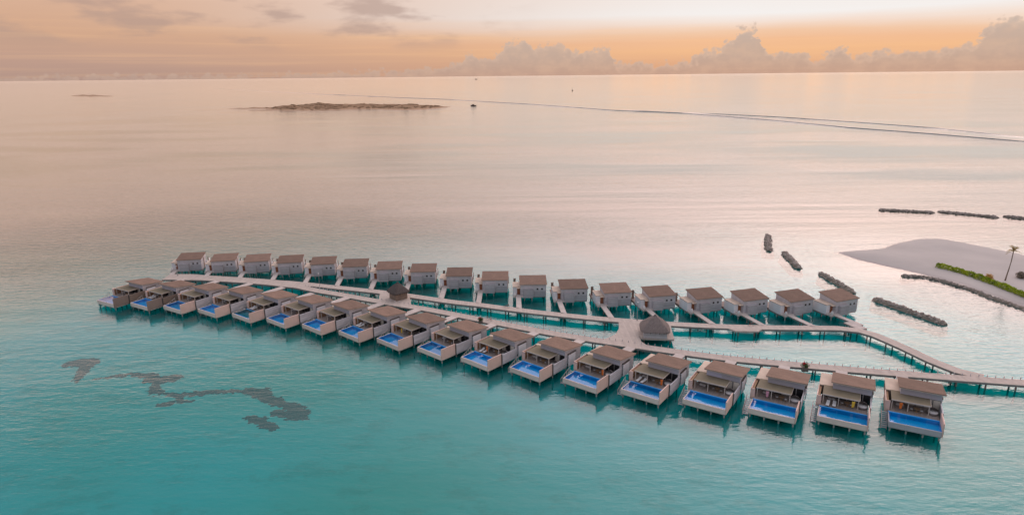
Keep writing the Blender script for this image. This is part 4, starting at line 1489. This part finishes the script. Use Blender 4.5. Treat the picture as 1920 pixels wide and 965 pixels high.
r_ = empty('orange_bush', (151.4, 193.4, 0.9))
part('foliage', leaf_cloud(900, ball(1.15, 1.0, 0.85), 0.16, random.Random(5)), 'leaf_orange', r_)
part('stem', MB().tube([(0, 0, 0), (0.1, 0, 0.8)], 0.08, 6), 'bark', r_)
tag(r_, 'small orange leaved bush growing at the green hedge', 'bush')

r_ = empty('dry_bush', (163.0, 195.0, 1.0))
part('foliage', leaf_cloud(1600, ball(1.35, 1.0, 0.8), 0.17, random.Random(6)), 'leaf_dry', r_)
part('stem', MB().tube([(0, 0, -0.1), (0.1, 0, 0.9)], 0.1, 6), 'bark', r_)
tag(r_, 'rounded dry grey brown bush alone on the sand behind the palm', 'bush')

r_ = empty('palm_tree', (156.1, 192.6, 0.9))
tp = [(0, 0, -0.2), (0.25, 0.1, 1.5), (0.65, 0.2, 4.0), (1.0, 0.35, 6.5), (1.15, 0.5, 8.6), (1.2, 0.6, 9.6)]
part('trunk', MB().tube(tp, [0.26, 0.19, 0.16, 0.14, 0.13, 0.15], 8), 'bark', r_, True)
cr = empty('crown')
cr.parent = r_
rnd = random.Random(9)
bpy.data.objects.remove(cr)
mb = MB()
tipc = Vector((1.2, 0.6, 9.6))
for q in range(22):
    a = q * 2 * math.pi / 22 + rnd.uniform(-.15, .15)
    up = rnd.choice((0.3, 1.0, 1.9, 2.6)) + rnd.uniform(-0.2, 0.2)
    ln = rnd.uniform(1.7, 2.3) / math.sqrt(1 + 0.35 * up * up) * 1.15
    rib = []
    for k in range(9):
        t_ = k / 8
        rib.append(tipc + Vector((math.cos(a) * ln * t_, math.sin(a) * ln * t_, up * ln * t_ * (1 - 0.4 * t_) - 1.0 * ln * t_ ** 2.4 * 0.45)))
    for k in range(8):
        p0, p1 = rib[k], rib[k + 1]
        d = (p1 - p0).normalized()
        sd = d.cross(Vector((0, 0, 1))).normalized()
        w_ = 0.55 * math.sin(math.pi * (0.12 + 0.85 * k / 8))
        for s_ in (-1, 1):
            for h in (0, 0.5):
                b0 = p0 + (p1 - p0) * h
                mb.quad(b0, b0 + d * 0.1, b0 + d * 0.35 + sd * s_ * w_ - Vector((0, 0, 0.25 * w_)))
        mb.quad(p0 - sd * 0.03, p0 + sd * 0.03, p1 + sd * 0.03, p1 - sd * 0.03)
part('crown', mb, 'leaf_palm', r_)
tag(r_, 'slender leaning coconut palm with yellowing fronds on the sand', 'palm tree')

# ------------------------------------------------------------------ far boats and a rock
def boat(x, y, rz, L, label, mast=0.0):
    r_ = empty('boat', (x, y, 0), rz)
    st_ = [(-0.5, 0.30), (-0.3, 0.42), (0.1, 0.42), (0.35, 0.25), (0.5, 0.02)]
    mb = MB()
    for u, w_ in st_:
        sh = 0.12 + 0.08 * abs(u)
        for s_, z in ((-1, sh), (-0.7, -0.03), (0.7, -0.03), (1, sh)):
            mb.v.append((u * L, s_ * w_ * L * 0.32, z * L))
    for i in range(4):
        for j in range(3):
            mb.f.append((i * 4 + j, i * 4 + j + 1, i * 4 + j + 5, i * 4 + j + 4))
        mb.f.append((i * 4 + 3, i * 4, i * 4 + 4, i * 4 + 7))
    mb.f += [(0, 1, 2, 3), (16, 17, 18, 19)]
    part('hull', mb, 'hull_dark', r_)
    part('cabin', MB().box(-0.25 * L, 0.1 * L, -0.09 * L, 0.09 * L, 0.1 * L, 0.26 * L).box(-0.3 * L, 0.14 * L, -0.11 * L, 0.11 * L, 0.262 * L, 0.28 * L), 'hull_dark' if mast else 'brown_wall', r_)
    if mast:
        part('mast', MB().tube([(0.05 * L, 0, 0.28 * L), (0.05 * L, 0, mast)], 0.15, 6), 'hull_dark', r_)
    return tag(r_, label, 'boat', 'small boats far out on the sea')


boat(-83, 1480, R(-12), 13.0, 'small low boat just right of the scrub island')
boat(268, 2850, R(60), 12.0, 'tiny dark boat alone on the open sea at centre right', 12.0)
boat(-640, 12500, R(10), 45.0, 'tiny dark boat right on the horizon')
